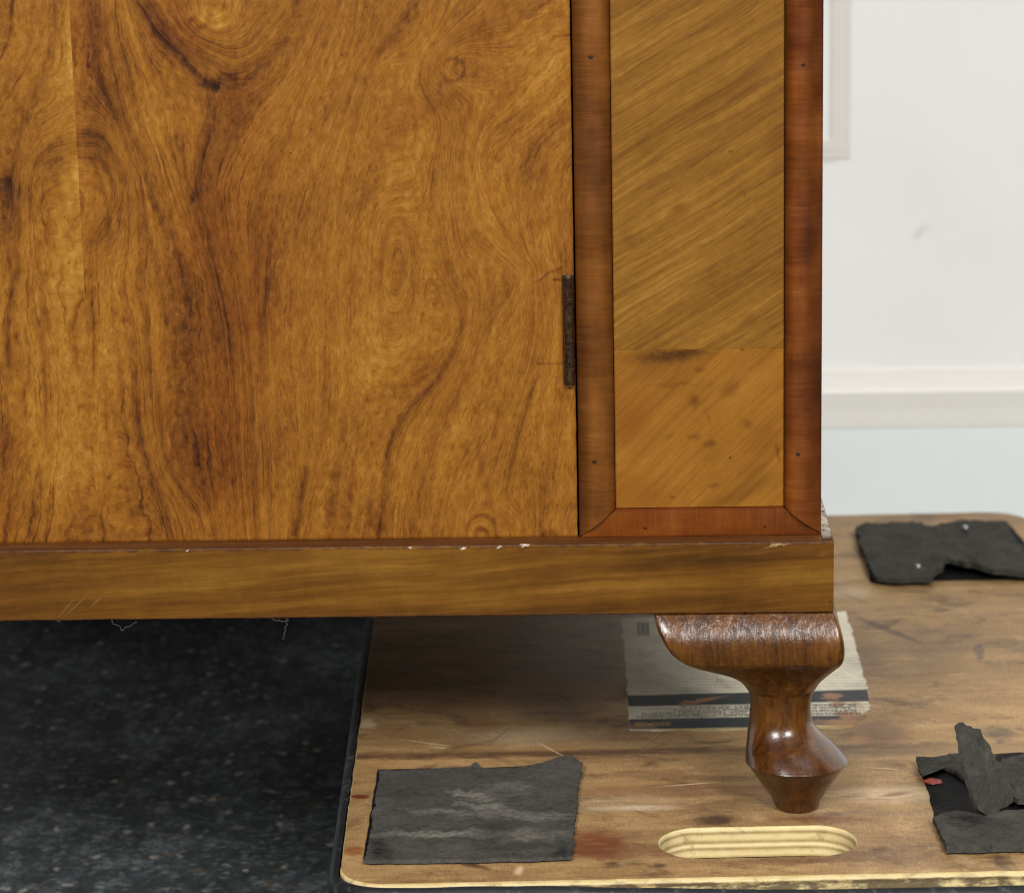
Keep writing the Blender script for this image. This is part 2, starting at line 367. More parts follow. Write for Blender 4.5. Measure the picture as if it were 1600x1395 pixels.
DARKL = [
 ([(127, 212), (110, 215), (95, 220), (75, 228), (60, 247), (48, 275), (46, 310), (48, 350)], 5, 0.24),
 ([(94, 215), (92, 226)], 9, 0.25), ([(18, 230), (15, 300), (5, 350), (-3, 385)], 9, 0.2),
 ([(26, 420), (16, 462), (13, 500), (13, 560), (15, 620)], 4, 0.32),
 ([(42, 420), (43, 470), (48, 497)], 3, 0.2), ([(55, 500), (63, 530), (67, 565), (71, 613), (73, 662), (71, 710)], 4.5, 0.34),
 ([(63, 722), (59, 759), (53, 800), (40, 845)], 9, 0.27), ([(44, 722), (22, 775), (8, 845)], 4, 0.2), ([(82, 760), (76, 800), (72, 845)], 3, .2),
 ([(60, 375), (56, 420), (50, 455)], 5, .2), ([(80, 330), (74, 380)], 4, .2), ([(100, 285), (85, 292), (72, 300)], 2, .3), ([(24, 522), (27, 528)], 4, .4),
 ([(48, 0), (52, 58), (34, 92), (2, 145)], 3.5, 0.22), ([(80, 20), (78, 90), (58, 140)], 3, .14), ([(0, 640), (15, 690), (6, 720)], 12, .16), ([(66, 420), (70, 520)], 5, .15),
]
# broad tone / redness: (x, y, sx, sy, tone, red)
TONER = [
 (150, 130, 26, 150, -.09, .2), (150, 330, 14, 130, -.05, .1), (330, 500, 100, 260, -.03, .05), (720, 420, 160, 330, .05, -.1),
 (298, 32, 6, 5, -.25, .2), (315, 30, 5, 5, .16, -.2), (322, 40, 5, 4, -.22, 0), (342, 24, 6, 5, .16, -.2), (352, 12, 5, 6, -.2, 0), (335, 8, 5, 5, -.18, 0), (308, 45, 8, 5, -.2, 0), (345, 40, 6, 4, .14, 0), (300, 22, 5, 4, .12, 0), (329, 25, 4, 4, -.18, 0),
 (335, 22, 55, 35, .14, -.1), (330, 15, 18, 12, .08, -.2), (330, 590, 75, 150, -.12, .5), (330, 330, 60, 90, -.06, .5), (345, 740, 60, 80, -.10, .5),
 (270, 40, 40, 70, -.08, .5), (400, 420, 50, 130, -.04, .4), (370, 160, 40, 60, -.06, .4), (860, 110, 45, 90, .14, -.1), (590, 540, 70, 90, .10, 0),
 (740, 330, 90, 80, .05, .0), (860, 700, 40, 90, .07, .1), (500, 230, 45, 130, .08, .0), (840, 300, 30, 60, -.12, .0), (680, 170, 40, 40, -.06, .3),
 (150, 760, 40, 90, .10, 0), (170, 560, 30, 110, .06, 0), (135, 300, 16, 40, .12, 0), (130, 60, 25, 60, -.04, .4), (160, 150, 30, 60, -.05, 0), (700, 600, 60, 60, -.06, .2),
 (298, 690, 5, 22, .26, -.3), (296, 668, 3, 8, .12, -.2), (860, 530, 30, 60, .04, .15), (760, 60, 60, 40, -.04, .2), (570, 590, 25, 30, .1, -.1),
]
TONEL = [
 (90, 60, 60, 140, .10, -.4), (110, 330, 40, 190, .10, -.5), (126, 200, 7, 220, .08, -.3), (60, 640, 60, 200, .05, -.2),
 (118, 440, 18, 110, .13, -.3), (95, 380, 30, 90, .10, -.1), (118, 268, 14, 26, .18, -.1), (60, 120, 50, 100, .02, -.2), (95, 720, 40, 110, .12, 0), (15, 60, 30, 60, .06, .2),
 (20, 330, 24, 60, -.14, 0), (90, 250, 20, 20, -.12, 0), (10, 680, 25, 60, -.08, .2), (60, 200, 40, 40, -.06, -.2), (110, 60, 12, 90, .12, -.1), (10, 800, 20, 50, -.06, .4),
]
def veneer(name, x0, x1, z0, z1, curves, darks, tones, mat, parent, y=0.0, step=0.00115, seam_side=0, y_ext=None):
    nx = int((x1-x0)/step)+1; zz = []
    ztop = 0.50                                         # dense where the photograph looks, coarser above
    zz = list(np.arange(z0, ztop, step))+list(np.linspace(ztop, z1, 60))
    xs = np.linspace(x0, x1, nx); zz = np.array(zz); nz = len(zz)
    X, Z = np.meshgrid(xs, zz)
    V = np.stack([X, np.full_like(X, y), Z], -1).reshape(-1, 3)
    # photo-scale coordinates of the sheet (about 28 units to the centimetre), only used for the grain
    rel = V-CAM; dep = rel@_f
    qx = 800+FPX*(rel@R_)/dep; qy = 697.5-FPX*(rel@U_)/dep
    q = np.stack([qx, np.maximum(qy, -55)], -1)
    pts, val = [], []
    for lv, pl in curves:
        d = dens(smooth_pl(pl), 26); pts.append(d); val.append(np.full(len(d), lv))
    F = TPS(np.vstack(pts), np.concatenate(val).astype(float))
    u = F(q)
    dark = np.zeros(len(q)); tone = np.zeros(len(q)); red = np.zeros(len(q))
    wob = np.array([mnoise.noise(Vector((a/22, b/22, 0.0))) for a, b in q[::1]])
    fib = np.array([mnoise.noise(Vector((a/5, b/26, 4.0)))+.6*mnoise.noise(Vector((a/9, b/11, 7.0))) for a, b in q])
    for pl, wd, st in darks:
        p = dens(smooth_pl(pl), 12); lo, hi = p.min(0)-wd*4, p.max(0)+wd*4
        m = (q[:, 0] > lo[0]) & (q[:, 0] < hi[0]) & (q[:, 1] > lo[1]) & (q[:, 1] < hi[1])
        if not m.any(): continue
        wd *= 1.3; d, par = dist_pl(q[m], p)
        tap = np.sin(np.pi*np.clip(par, 0, 1))**0.6 if len(pl) > 3 else np.clip(np.minimum(par, 1-par)*7+0.3, 0, 1)
        g = np.exp(-(d/(wd*(0.8+0.35*wob[m])))**2)*st*tap*(0.9+0.25*wob[m])
        dark[m] = np.maximum(dark[m], g)
    for cx, cy, sx, sy, t, r in tones:
        g = np.exp(-((q[:, 0]-cx)/sx)**2-((q[:, 1]-cy)/sy)**2)
        tone += g*t*1.3; red += g*r
    dark *= 1.0+0.35*fib
    # ragged outer edges, eased over
    I = np.arange(nx*nz).reshape(nz, nx)
    jz = np.array([mnoise.noise(Vector((x*140, 3.1, 0))) for x in xs])*0.0003
    V[I[0], 2] += jz; V[I[0], 1] += 0.0010
    side = I[:, -1] if seam_side == 0 else I[:, 0]
    jx = np.array([mnoise.noise(Vector((z*120, 8.1, 0))) for z in zz])*0.00025
    if seam_side == 0: V[side, 0] += jx; V[side, 1] += 0.0010
    V[:, 1] += 0.00012*wob                               # the old sheet is not dead flat
    f = np.stack([I[:-1, :-1], I[:-1, 1:], I[1:, 1:], I[1:, :-1]], -1).reshape(-1, 4)
    return mesh_obj(name, V, f.tolist(), mat, parent, True,
                    {'grain': u, 'along': qy, 'across': qx, 'dark': dark, 'tone': tone, 'red': red})

# ================================================================== setting
FLOOR_Z, WALL_Y = -0.12, 0.84
def mat_floor():
    N = NT('speckled_black_floor'); o = N.obj()
    w = N.vadd(o, N.mapv(N.noise(o, 90, 2, color=True), (0.012, 0.012, 0)))
    big = N.math('ADD', N.math('MULTIPLY', N.noise(o, 9, 4, 0.6), .45), N.math('MULTIPLY', N.noise(N.mapv(o, (1, .7, 1)), 70, 4, .7), .55)); fine = N.noise(o, 320, 4, 0.7)
    c = N.ramp(N.math('MULTIPLY_ADD', N.math('SUBTRACT', fine, 0.5), 0.5, big),
               [(0.3, lin(26, 28, 28)), (0.52, lin(48, 52, 53)), (0.76, lin(92, 98, 100))])
    for sc, th, colr, amt, st in ((110, 0.17, lin(112, 116, 116), 0.5, (1, 0.7, 1)), (70, 0.15, lin(116, 94, 74), 0.5, (0.8, 1, 1)), (45, 0.15, lin(98, 104, 106), 0.45, (1, .8, 1)),
                              (190, 0.2, lin(140, 142, 138), 0.4, (0.6, 1.3, 1)), (50, 0.13, lin(96, 102, 102), 0.55, (1, 0.6, 1)), (60, 0.12, lin(172, 164, 150), 0.7, (1.3, 0.9, 1))):
        v = N.n('ShaderNodeTexVoronoi', feature='F1'); N.put(v.inputs['Vector'], N.mapv(w, st, (sc*0.01, 0, 0))); v.inputs['Scale'].default_value = sc
        pick = N.sep(v.outputs['Color'])[0]
        m = N.math('MULTIPLY', N.rng(v.outputs['Distance'], th, th*2.6, 1, 0, True), N.rng(pick, 0.64, 0.70))
        c = N.mix(N.math('MULTIPLY', N.math('MULTIPLY', m, amt*.6), N.rng(fine, .3, .6, .35, 1)), c, colr)
    return N.out(c, N.rng(big, 0.3, 0.7, 0.42, 0.6), N.bump(fine, 0.08, 0.0004), 0, 0.1, 0, 0.07)
def sheet(name, x0, x1, y0, y1, z, mat):
    o = mesh_obj(name, [(x0, y0, z), (x1, y0, z), (x1, y1, z), (x0, y1, z)], [(0, 1, 2, 3)], mat); return o
fl = sheet('floor', -5, 5, -6, WALL_Y+0.05, FLOOR_Z, mat_floor()); fl['kind'] = 'structure'
fl['label'] = 'dark speckled floor under the cabinet'

def mat_wall(name, col, seed):
    N = NT(name); o = N.obj(); n = N.noise(N.mapv(o, loc=(seed, 0, 0)), 7, 4, 0.6)
    c = N.mix(N.rng(n, 0.35, 0.7), col, tuple(x*0.955 for x in col[:3]))
    w = N.vadd(o, N.mapv(N.noise(o, 60, 2, color=True), (0.02, 0, 0.02)))
    x, y, z = N.sep(w); fl2 = N.comb(x, z)
    c = N.mix(N.math('MULTIPLY', N.blob(fl2, (0.325, 0.205), (0.010, 0.005), 0.6, 0.9), 0.22), c, lin(150, 146, 140))
    c = N.mix(N.math('MULTIPLY', N.blob(fl2, (0.43, 0.17), (0.006, 0.009), 0.2, 0.9), 0.10), c, lin(150, 146, 140))
    q = P(1302, 236, 1, 0.84); c = N.mix(N.math('MULTIPLY', N.blob(fl2, (q[0], q[2]), (.012, .0022), 0, .9), .35), c, lin(140, 136, 132))
    return N.out(c, 0.6, N.bump(N.noise(o, 300, 3), 0.05, 0.0005), 0, 0, 0, 0.3)
WALLM = mat_wall('white_wall_paint', lin(244, 244, 240), 0.0)
CREAM = mat_wall('cream_gloss_paint', lin(229, 226, 218), 2.0)
COOL = mat_wall('cool_lit_white', lin(240, 245, 242), 4.0)  # bluish reflected light put into the skirting's colour
wall = mesh_obj('wall', [(-5, WALL_Y, FLOOR_Z), (5, WALL_Y, FLOOR_Z), (5, WALL_Y, 3.2), (-5, WALL_Y, 3.2),
                         (-5, WALL_Y+.1, FLOOR_Z), (5, WALL_Y+.1, FLOOR_Z), (5, WALL_Y+.1, 3.2), (-5, WALL_Y+.1, 3.2)],
                [(0, 1, 2, 3), (5, 4, 7, 6), (3, 2, 6, 7), (0, 3, 7, 4), (1, 5, 6, 2)], WALLM)
wall['kind'] = 'structure'; wall['label'] = 'white painted wall behind the cabinet'
def extrude_x(name, prof, x0, x1, mat, parent):
    n = len(prof); V = [(x0, y, z) for y, z in prof]+[(x1, y, z) for y, z in prof]
    F = [(i, (i+1) % n, n+(i+1) % n, n+i) for i in range(n)]+[tuple(range(n))[::-1], tuple(range(n, 2*n))]
    return mesh_obj(name, V, F, mat, parent)
zt = P(1450, 578, 1, WALL_Y)[2]; zs = P(1450, 667, 1, WALL_Y-0.012)[2]
extrude_x('skirting_board', [(WALL_Y, FLOOR_Z), (WALL_Y-.016, FLOOR_Z), (WALL_Y-.016, zs), (WALL_Y, zs)], -4.9, 4.9, COOL, wall)
extrude_x('skirting_moulding', [(WALL_Y, zs+.0005), (WALL_Y-.0155, zs+.0005), (WALL_Y-.0150, zs+.006), (WALL_Y-.0138, zs+.016), (WALL_Y-.0132, zs+.030),
          (WALL_Y-.0090, zt-.016), (WALL_Y-.0060, zt-.008), (WALL_Y-.0040, zt-.003), (WALL_Y-.0030, zt), (WALL_Y, zt+.003)], -4.9, 4.9, CREAM, wall)
# panel moulding high on the wall, mitred at its lower right corner
pr = [(0, 0), (0.0006, 0.001), (0.0011, 0.003), (0.0009, 0.006), (0.0015, 0.010), (0.0013, 0.016), (0.0006, 0.0175), (0, 0.0185)]   # (proud, across)
c0 = P(1330, 250, 1, WALL_Y); xr, zb = c0[0], c0[2]
def frame_bar(name, a, b, prof):
    V, F = [], []
    for (e, k) in ((a, 0), (b, 1)):
        for pz, ac in prof: V.append(e(pz*.55, ac))
    n = len(prof)
    F = [(i, i+1, n+i+1, n+i) for i in range(n-1)]
    return mesh_obj(name, V, F, CREAM, wall)
frame_bar('panel_moulding', lambda d, a: (xr-a, WALL_Y-d, zb+a), lambda d, a: (xr-a, WALL_Y-d, zb+1.4), pr)
frame_bar('panel_moulding', lambda d, a: (xr-a, WALL_Y-d, zb+a), lambda d, a: (xr-1.0, WALL_Y-d, zb+a), pr)

# ================================================================== cabinet
XR = 0.1716                       # right face of the carcass
XL = -0.638
DX0, DX1 = -0.502, P(897.5, 500, 1, 0)[0]
DZ0 = P(450, 845, 1, 0)[2]
PZ0, PZ1 = 0.1219, 0.16335
PX1, PX0, PYF, PYB = 0.17835, -0.645, -0.014, 0.50
cab = thing('walnut_cabinet', 'figured walnut veneered cabinet with red brown mouldings, standing on a squat turned leg', 'cabinet', ((XL+XR)/2, 0.2, 0.0))
WAL = mat_walnut()
DARKW = mat_plain('dark_inner_wood', lin(58, 30, 14), 0.6, 0.2, var=.3)
EDGEW = mat_plain('door_edge_wood', lin(96, 44, 15), 0.55, 0.2, var=.3, sc=200)
SIDEW = mat_stripe('side_veneer', rad(90), GOLD, 1.0, plane='XZ')
box('carcass', XL+.0005, XR-.0008, 0.010, 0.485, PZ1+.0004, 1.02, DARKW, cab, .001)
box('side_panel', XR-.0006, XR+.0002, 0.006, 0.485, PZ1+.0006, 1.02, mat_stripe('side_wood', rad(88), GOLD, .7, plane='YZ'), cab)
box('top_board', XL-.012, XR+.012, -0.016, 0.495, 1.0202, 1.045, SIDEW, cab, .004)
door = box('door', DX0, DX1-.0006, 0.0014, 0.009, DZ0+.0006, 0.985, EDGEW, cab, .0003, 1)
seam = P(124, 300, 1, 0)[0]
veneer('veneer_sheet', seam, DX1, DZ0, 0.985, RIGHT, DARKR, TONER, WAL, door)
veneer('veneer_sheet', DX0, seam, DZ0, 0.985, LEFT, DARKL, TONEL, WAL, door, seam_side=1, step=0.0014)

# --- side frame: veneered panel between three mouldings
ML0, ML1 = P(902, 600, 1, -0.004)[0], P(957.5, 500, 1, 0)[0]
MR0 = P(1226, 500, 1, 0)[0]; MR1 = XR+.0006
MZI, MZB = P(1090, 793.5, 1, 0)[2], PZ1+.0006
JZ = P(1090, 546, 1, 0)[2]
def sp(px, py, sx, sz, rot, col, a): q = P(px, py, 1, 0); return (q[0]-cab.location[0], q[2], sx, sz, rot, col, a)
B1, B2, B3 = lin(76, 36, 8), lin(56, 26, 8), lin(118, 60, 12)
spots_up = [sp(1060, 325, .006, .0035, .2, lin(118, 60, 18), .7), sp(1120, 272, .005, .0025, .3, lin(110, 58, 18), .5), sp(1170, 500, .004, .006, .5, lin(112, 64, 24), .5), sp(1170, 120, .010, .005, .5, lin(112, 60, 20), .5),
            sp(1125, 150, .018, .005, .45, lin(108, 60, 20), .45), sp(1142, 238, .0022, .0013, .3, lin(74, 40, 16), .7), sp(1165, 305, .0006, .0018, 0, lin(70, 38, 15), .8), sp(1215, 230, .006, .02, 0, lin(112, 60, 20), .4), sp(985, 375, .004, .004, 0, lin(96, 58, 20), .4)]
spots_lo = [sp(1085, 628, .0035, .0045, 0, B1, .8), sp(1110, 695, .004, .0028, 0, B1, .75), sp(1085, 684, .0035, .002, .3, B1, .6), sp(1140, 608, .006, .004, .7, B1, .5), sp(1168, 662, .003, .003, 0, B1, .6),
            sp(1214, 705, .0012, .005, .2, lin(96, 40, 12), .85), sp(1141, 716, .001, .001, 0, B2, .9), sp(1115, 759, .003, .0014, .2, B1, .7), sp(1160, 546, .0012, .0014, 0, lin(50, 24, 10), .9),
            sp(1040, 556, .024, .005, .06, B2, .95), sp(1075, 551, .012, .0022, .0, B2, .8), sp(1020, 574, .014, .006, .5, B1, .4), sp(1095, 580, .003, .002, 0, B1, .6), sp(1150, 775, .026, .005, .42, B1, .55), sp(1200, 690, .016, .012, .6, B3, .5),
            sp(985, 655, .016, .022, 0, lin(132, 68, 14), .6), sp(1000, 770, .02, .012, 0, lin(134, 70, 15), .55), sp(1050, 602, .016, .0014, 0, B1, .35), sp(1045, 680, .003, .002, .5, B1, .4),
            sp(1107, 655, .0008, .006, .5, B1, .4), sp(1175, 610, .02, .008, .9, lin(172, 116, 50), .4), sp(1180, 740, .01, .006, .5, B1, .4), sp(1050, 776, .002, .001, 0, B1, .6)]
UP = mat_stripe('striped_veneer', rad(31), GOLD, 1.0, spots_up, 0.0, (0.75, 0.75, 0.6))
LO = mat_stripe('mottled_veneer', rad(44), [(0.0, lin(104, 58, 16)), (0.35, lin(144, 90, 28)), (0.65, lin(164, 108, 39)), (0.95, lin(186, 132, 58))], 1.0, spots_lo, 9.0, (0.7, 0.6, 0.5))
pan = box('frame_board', ML0+.002, MR1-.004, 0.0032, 0.0098, MZB+.003, 1.0, DARKW, cab)
def vsheet(name, x0, x1, z0, z1, mat, parent, y=0.0008):
    return box(name, x0, x1, y, y+.0022, z0, z1, mat, parent)
vsheet('veneer_sheet', ML1+.0004, MR0-.0004, MZI+.0004, JZ-.00004, LO, pan)
vsheet('veneer_sheet', ML1+.0004, MR0-.0004, JZ+.00004, 0.99, UP, pan)

def mat_cross(name, seed, stops=RED, horiz=True, k=1.0, worn=0.5, wd=.3, amt=.0):     # cross-banded moulding: grain runs across the strip; worn places the painted highlight
    N = NT(name); x, y, z = N.sep(N.obj())
    al, ac = (x, z) if horiz else (z, x)
    def st(f, l, sd): return N.noise(N.comb(N.math('MULTIPLY', ac, f), N.math('MULTIPLY', al, l), seed+sd), 1, 3, 0.6)
    a, b, c0 = st(60, 20, 0), st(420, 30, 2), st(1500, 60, 4); big = st(14, 40, 8)
    t = N.math('MULTIPLY_ADD', N.math('SUBTRACT', big, 0.5), 1.15, 0.5)
    for s, kk in ((a, 0.5), (b, 0.36), (c0, 0.45)): t = N.math('MULTIPLY_ADD', N.math('SUBTRACT', s, 0.5), kk*k, t)
    col = N.ramp(t, stops)
    sx = N.attr('strip')                                  # painted shading of the rounded strip: highlight along the ridge, shade at the edges
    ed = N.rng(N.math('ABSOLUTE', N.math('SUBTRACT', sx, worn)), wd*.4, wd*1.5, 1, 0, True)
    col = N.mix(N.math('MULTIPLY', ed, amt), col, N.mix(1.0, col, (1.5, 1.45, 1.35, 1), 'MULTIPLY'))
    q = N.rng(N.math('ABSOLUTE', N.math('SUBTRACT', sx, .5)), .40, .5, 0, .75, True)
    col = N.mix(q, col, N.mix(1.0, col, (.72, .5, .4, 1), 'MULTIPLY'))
    col = N.mix(1.0, col, WK, 'MULTIPLY')
    return N.out(col, N.rng(a, .3, .7, .28, .44), N.bump(c0, 0.15, 0.0004), 0.14, 0.22, 0, 0.28)
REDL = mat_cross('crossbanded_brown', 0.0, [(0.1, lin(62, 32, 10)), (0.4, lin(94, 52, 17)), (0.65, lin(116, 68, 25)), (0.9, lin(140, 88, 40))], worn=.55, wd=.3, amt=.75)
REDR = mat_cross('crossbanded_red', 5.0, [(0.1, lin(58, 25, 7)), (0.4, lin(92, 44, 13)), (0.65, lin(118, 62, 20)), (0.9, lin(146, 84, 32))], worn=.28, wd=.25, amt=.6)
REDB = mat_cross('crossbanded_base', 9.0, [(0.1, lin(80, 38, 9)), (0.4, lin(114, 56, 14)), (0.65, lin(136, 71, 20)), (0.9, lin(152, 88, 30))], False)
def profile(kind, n=22):
    p = []
    for i in range(n+1):
        s = i/n
        if kind == 'round': h = 0.0062*math.sin(math.pi*(0.06+0.88*s))**0.75
        elif kind == 'outer': h = 0.0066*(1-abs((s-.36)/.64)**2.4) if s > .36 else 0.0066*(1-((.36-s)/.40)**2.6)
        else: h = 0.0040-0.0012*s**3-0.0012*max(0, 1-s/.05)          # s=0 inner edge at top
        p.append((s, max(h, 0.0004)))
    return p
def moulding(name, kind, mat, parent, endA, endB):
    pr = profile(kind); V = []; ss = []
    rows = 60
    for j in range(rows+1):
        t = j/rows
        for s, h in pr:
            ss.append(s); a, b = np.array(endA(s)), np.array(endB(s)); q = a+(b-a)*t
            V.append((q[0], 0.0006-h, q[1]))
    n = len(pr); F = [(j*n+i, j*n+i+1, (j+1)*n+i+1, (j+1)*n+i) for j in range(rows) for i in range(n-1)]
    m = len(V)                                              # back edge closes the sides down to the board
    for j in (0, rows):
        for i in (0, n-1): pass
    for j in range(rows+1):
        for i in (0, n-1):
            v = V[j*n+i]; ss.append(ss[j*n+i]); V.append((v[0], 0.0040, v[2]))
    for j in range(rows):
        F.append((j*n, (j+1)*n, m+2*(j+1), m+2*j)); F.append(((j+1)*n+n-1, j*n+n-1, m+2*j+1, m+2*(j+1)+1))
    mA = len(V)
    for i in range(n): ss.append(.5); V.append((V[i][0], 0.0040, V[i][2]))
    for i in range(n-1): F.append((i+1, i, mA+i, mA+i+1))
    return mesh_obj(name, V, F, mat, parent, True, {'strip': ss})
g = 0.00016
hgt = MZI-MZB
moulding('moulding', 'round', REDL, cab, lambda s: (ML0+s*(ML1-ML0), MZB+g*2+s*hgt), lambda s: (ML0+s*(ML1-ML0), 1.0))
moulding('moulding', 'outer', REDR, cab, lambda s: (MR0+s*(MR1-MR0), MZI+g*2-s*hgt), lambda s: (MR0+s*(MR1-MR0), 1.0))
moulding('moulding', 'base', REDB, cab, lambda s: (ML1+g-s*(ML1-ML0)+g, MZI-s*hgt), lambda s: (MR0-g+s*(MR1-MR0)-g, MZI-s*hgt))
# mirrored frame on the far left of the door (outside the picture)
LX1 = DX0-.001; LX0 = XL-.0006
box('frame_board', LX0+.002, LX1-.002, 0.0012, 0.0098, MZB+.003, 1.0, UP, cab)
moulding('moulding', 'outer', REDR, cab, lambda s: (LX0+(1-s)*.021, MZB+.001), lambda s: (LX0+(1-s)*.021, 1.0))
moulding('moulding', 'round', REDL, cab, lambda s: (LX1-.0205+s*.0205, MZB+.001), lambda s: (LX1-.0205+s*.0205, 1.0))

# --- filled nail holes
NAILM = mat_plain('dark_filler', lin(40, 24, 15), 0.45, 0.3, var=.4, sc=900)
PLUGM = mat_plain('brown_filler', lin(54, 24, 9), .4, .3, var=.3, sc=900)
for px, py, r, yy in ((923, 90, .0017, -.0056), (929, 722, .0017, -.0056), (1255, 102, .0016, -.0058), (1247, 710, .0018, -.0058), (1008, 825, .0013, -.0031), (1195, 823, .0010, -.0031)):
    q = P(px, py, 1, yy); n = 12
    V = [(q[0], yy-.0003, q[2])]; F = []
    for k, rr, dy in ((0, r*.7, -.00025), (1, r, .0005)):
        for i in range(n):
            a = 2*math.pi*i/n; j = 1+.09*math.sin(3*a+px)+.06*math.sin(5*a+py)
            V.append((q[0]+rr*j*math.cos(a), yy+dy, q[2]+rr*.8*j*math.sin(a)))
    for i in range(n):
        F.append((0, 1+(i+1) % n, 1+i)); F.append((1+i, 1+(i+1) % n, 1+n+(i+1) % n, 1+n+i))
    mesh_obj('nail', V, F, PLUGM if py > 800 else NAILM, cab, True)

# --- hinge
N = NT('aged_brass'); nn = N.noise(N.obj(), 500, 4); n2 = N.noise(N.obj(), 160, 2)
BRASS = N.out(N.mix(N.rng(nn, .35, .65), lin(66, 46, 37), lin(112, 86, 62)), N.rng(n2, .3, .7, .2, .36), N.bump(nn, .15, .0003), 0, 0, .85, .5)
BRASS2 = mat_plain('worn_brass', lin(150, 128, 88), .35, .5, 0, .9, .35, 700)
hx = P(889, 520, 1, -.004)[0]; hr = 0.0029
h0, h1 = P(889, 433, 1, -.004)[2], P(889, 602, 1, -.004)[2]
hinge = box('hinge', hx-.0034, hx+.0030, -.0006, .0012, h1-.0004, h0+.0004, BRASS, cab, .0002, 1)
def lathe(name, cx, cy, prof, mat, parent, n=28, smooth=True):
    V, F = [], []
    for r, z in prof:
        for i in range(n):
            a = 2*math.pi*i/n; V.append((cx+r*math.cos(a), cy+r*math.sin(a), z))
    for j in range(len(prof)-1):
        for i in range(n): F.append((j*n+i, j*n+(i+1) % n, (j+1)*n+(i+1) % n, (j+1)*n+i))
    F.append(tuple(range(n))[::-1]); F.append(tuple(range((len(prof)-1)*n, len(prof)*n)))
    return mesh_obj(name, V, F, mat, parent, smooth)
cuts = [433, 466, 538, 575, 602]
for i, (a, b) in enumerate(zip(cuts[:-1], cuts[1:])):
    za, zb2 = P(889, a, 1, -.004)[2]-.00012, P(889, b, 1, -.004)[2]+.00012
    e = .0003
    pr2 = [(hr-.0007 if i == 3 else hr-e, zb2), (hr, zb2+e), (hr, za-e), (hr-e, za)]
    lathe('knuckle', hx, -.0022, pr2, BRASS, hinge)
for z, s in ((h0, 1), (h1, -1)):
    lathe('hinge_pin', hx, -.0022, [(hr*.62, z-.0002*s), (hr*.60, z+.0008*s), (hr*.3, z+.0014*s)], BRASS2, hinge)

# --- plinth
def plinth_wear(N, c, flat):
    x, z = N.sep(flat)[0], N.sep(flat)[1]
    n = N.noise(N.mapv(flat, (1, 2.2, 1)), 120, 4, 0.65); n2 = N.noise(N.mapv(flat, (1, 0.6, 1)), 420, 3)
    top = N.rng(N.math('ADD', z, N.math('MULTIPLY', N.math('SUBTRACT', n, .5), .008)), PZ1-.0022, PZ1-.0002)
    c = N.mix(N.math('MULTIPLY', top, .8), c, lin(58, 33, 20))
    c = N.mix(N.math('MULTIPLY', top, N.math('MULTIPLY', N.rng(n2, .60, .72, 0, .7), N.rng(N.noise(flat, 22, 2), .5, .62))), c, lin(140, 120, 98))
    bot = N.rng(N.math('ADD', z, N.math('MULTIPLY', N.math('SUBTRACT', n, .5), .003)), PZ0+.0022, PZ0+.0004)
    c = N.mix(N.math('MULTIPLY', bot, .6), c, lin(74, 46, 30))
    w = N.vadd(flat, N.mapv(N.noise(flat, 300, 2, color=True), (.004, .004, 0), (-.002, -.002, 0)))
    for px, py, sx, sz, col, a in ((780, 854, .0018, .0008, lin(200, 190, 172), .6), (725, 856, .0010, .0007, lin(215, 205, 190), .7), (820, 851, .003, .0008, lin(205, 190, 170), .7), (292, 861, .0007, .0005, lin(200, 190, 175), .7),
                          (1215, 852, .008, .0006, lin(190, 165, 120), .5), (1285, 866, .003, .0012, lin(96, 62, 36), .7),
                          (725, 856, .002, .0008, lin(205, 190, 170), .7), (640, 857, .0015, .0006, lin(200, 185, 165), .6), (1296, 940, .0012, .0012, lin(60, 34, 18), .8)):
        q = P(px, py, 1, PYF); c = N.mix(N.math('MULTIPLY', N.blob(w, (q[0]-cab.location[0], q[2]), (sx, sz), 0.1, .8), a), c, col)
    for px, py, sx, rot in ((120, 945, .011, .72), (105, 948, .009, .85), (150, 940, .006, .7)):
        q = P(px, py, 1, PYF); c = N.mix(N.math('MULTIPLY', N.blob(flat, (q[0]-cab.location[0], q[2]), (sx, .0003), rot, .9), .2), c, lin(170, 145, 115))
    return c
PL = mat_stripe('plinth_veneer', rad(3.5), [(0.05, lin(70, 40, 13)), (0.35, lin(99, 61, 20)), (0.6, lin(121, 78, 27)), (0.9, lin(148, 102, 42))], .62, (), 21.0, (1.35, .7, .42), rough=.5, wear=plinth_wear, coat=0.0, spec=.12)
def plinth_mesh():
    nx = 420; xs = np.linspace(PX0, PX1, nx)
    # profile: front bottom -> front top -> ledge -> back
    prof = [(PYF+.004, PZ0+.0002), (PYF+.0006, PZ0+.0001), (PYF, PZ0+.0008), (PYF, PZ0+.012), (PYF, PZ1-.012), (PYF, PZ1-.0010), (PYF+.0004, PZ1-.0003), (PYF+.0012, PZ1), (0.02, PZ1), (PYB, PZ1), (PYB, PZ0), (PYF+.02, PZ0)]
    V = []
    for x in xs:
        for k, (y, z) in enumerate(prof):
            d = mnoise.noise(Vector((x*90, k*.7, 2))); d2 = mnoise.noise(Vector((x*420, k*.9, 5)))
            jy = max(0, d*.0003+d2*.0002) if k in (5, 6) else (max(0, d2*.0004) if k in (1, 2) else 0)
            jz = -(max(0, d-.2)*.0008+max(0, d2-.35)*.0006) if k in (5, 6) else (d*.0003+max(0, d2)*.0003 if k in (0, 1, 2) else 0)
            V.append((x, y+jy, z+jz))
    n = len(prof); F = [(i*n+k, (i+1)*n+k, (i+1)*n+(k+1) % n, i*n+(k+1) % n) for i in range(nx-1) for k in range(n)]
    F += [tuple(range(n)), tuple(range((nx-1)*n, nx*n))[::-1]]
    return V, F
V, F = plinth_mesh()
plinth = mesh_obj('plinth', V, F, PL, cab)
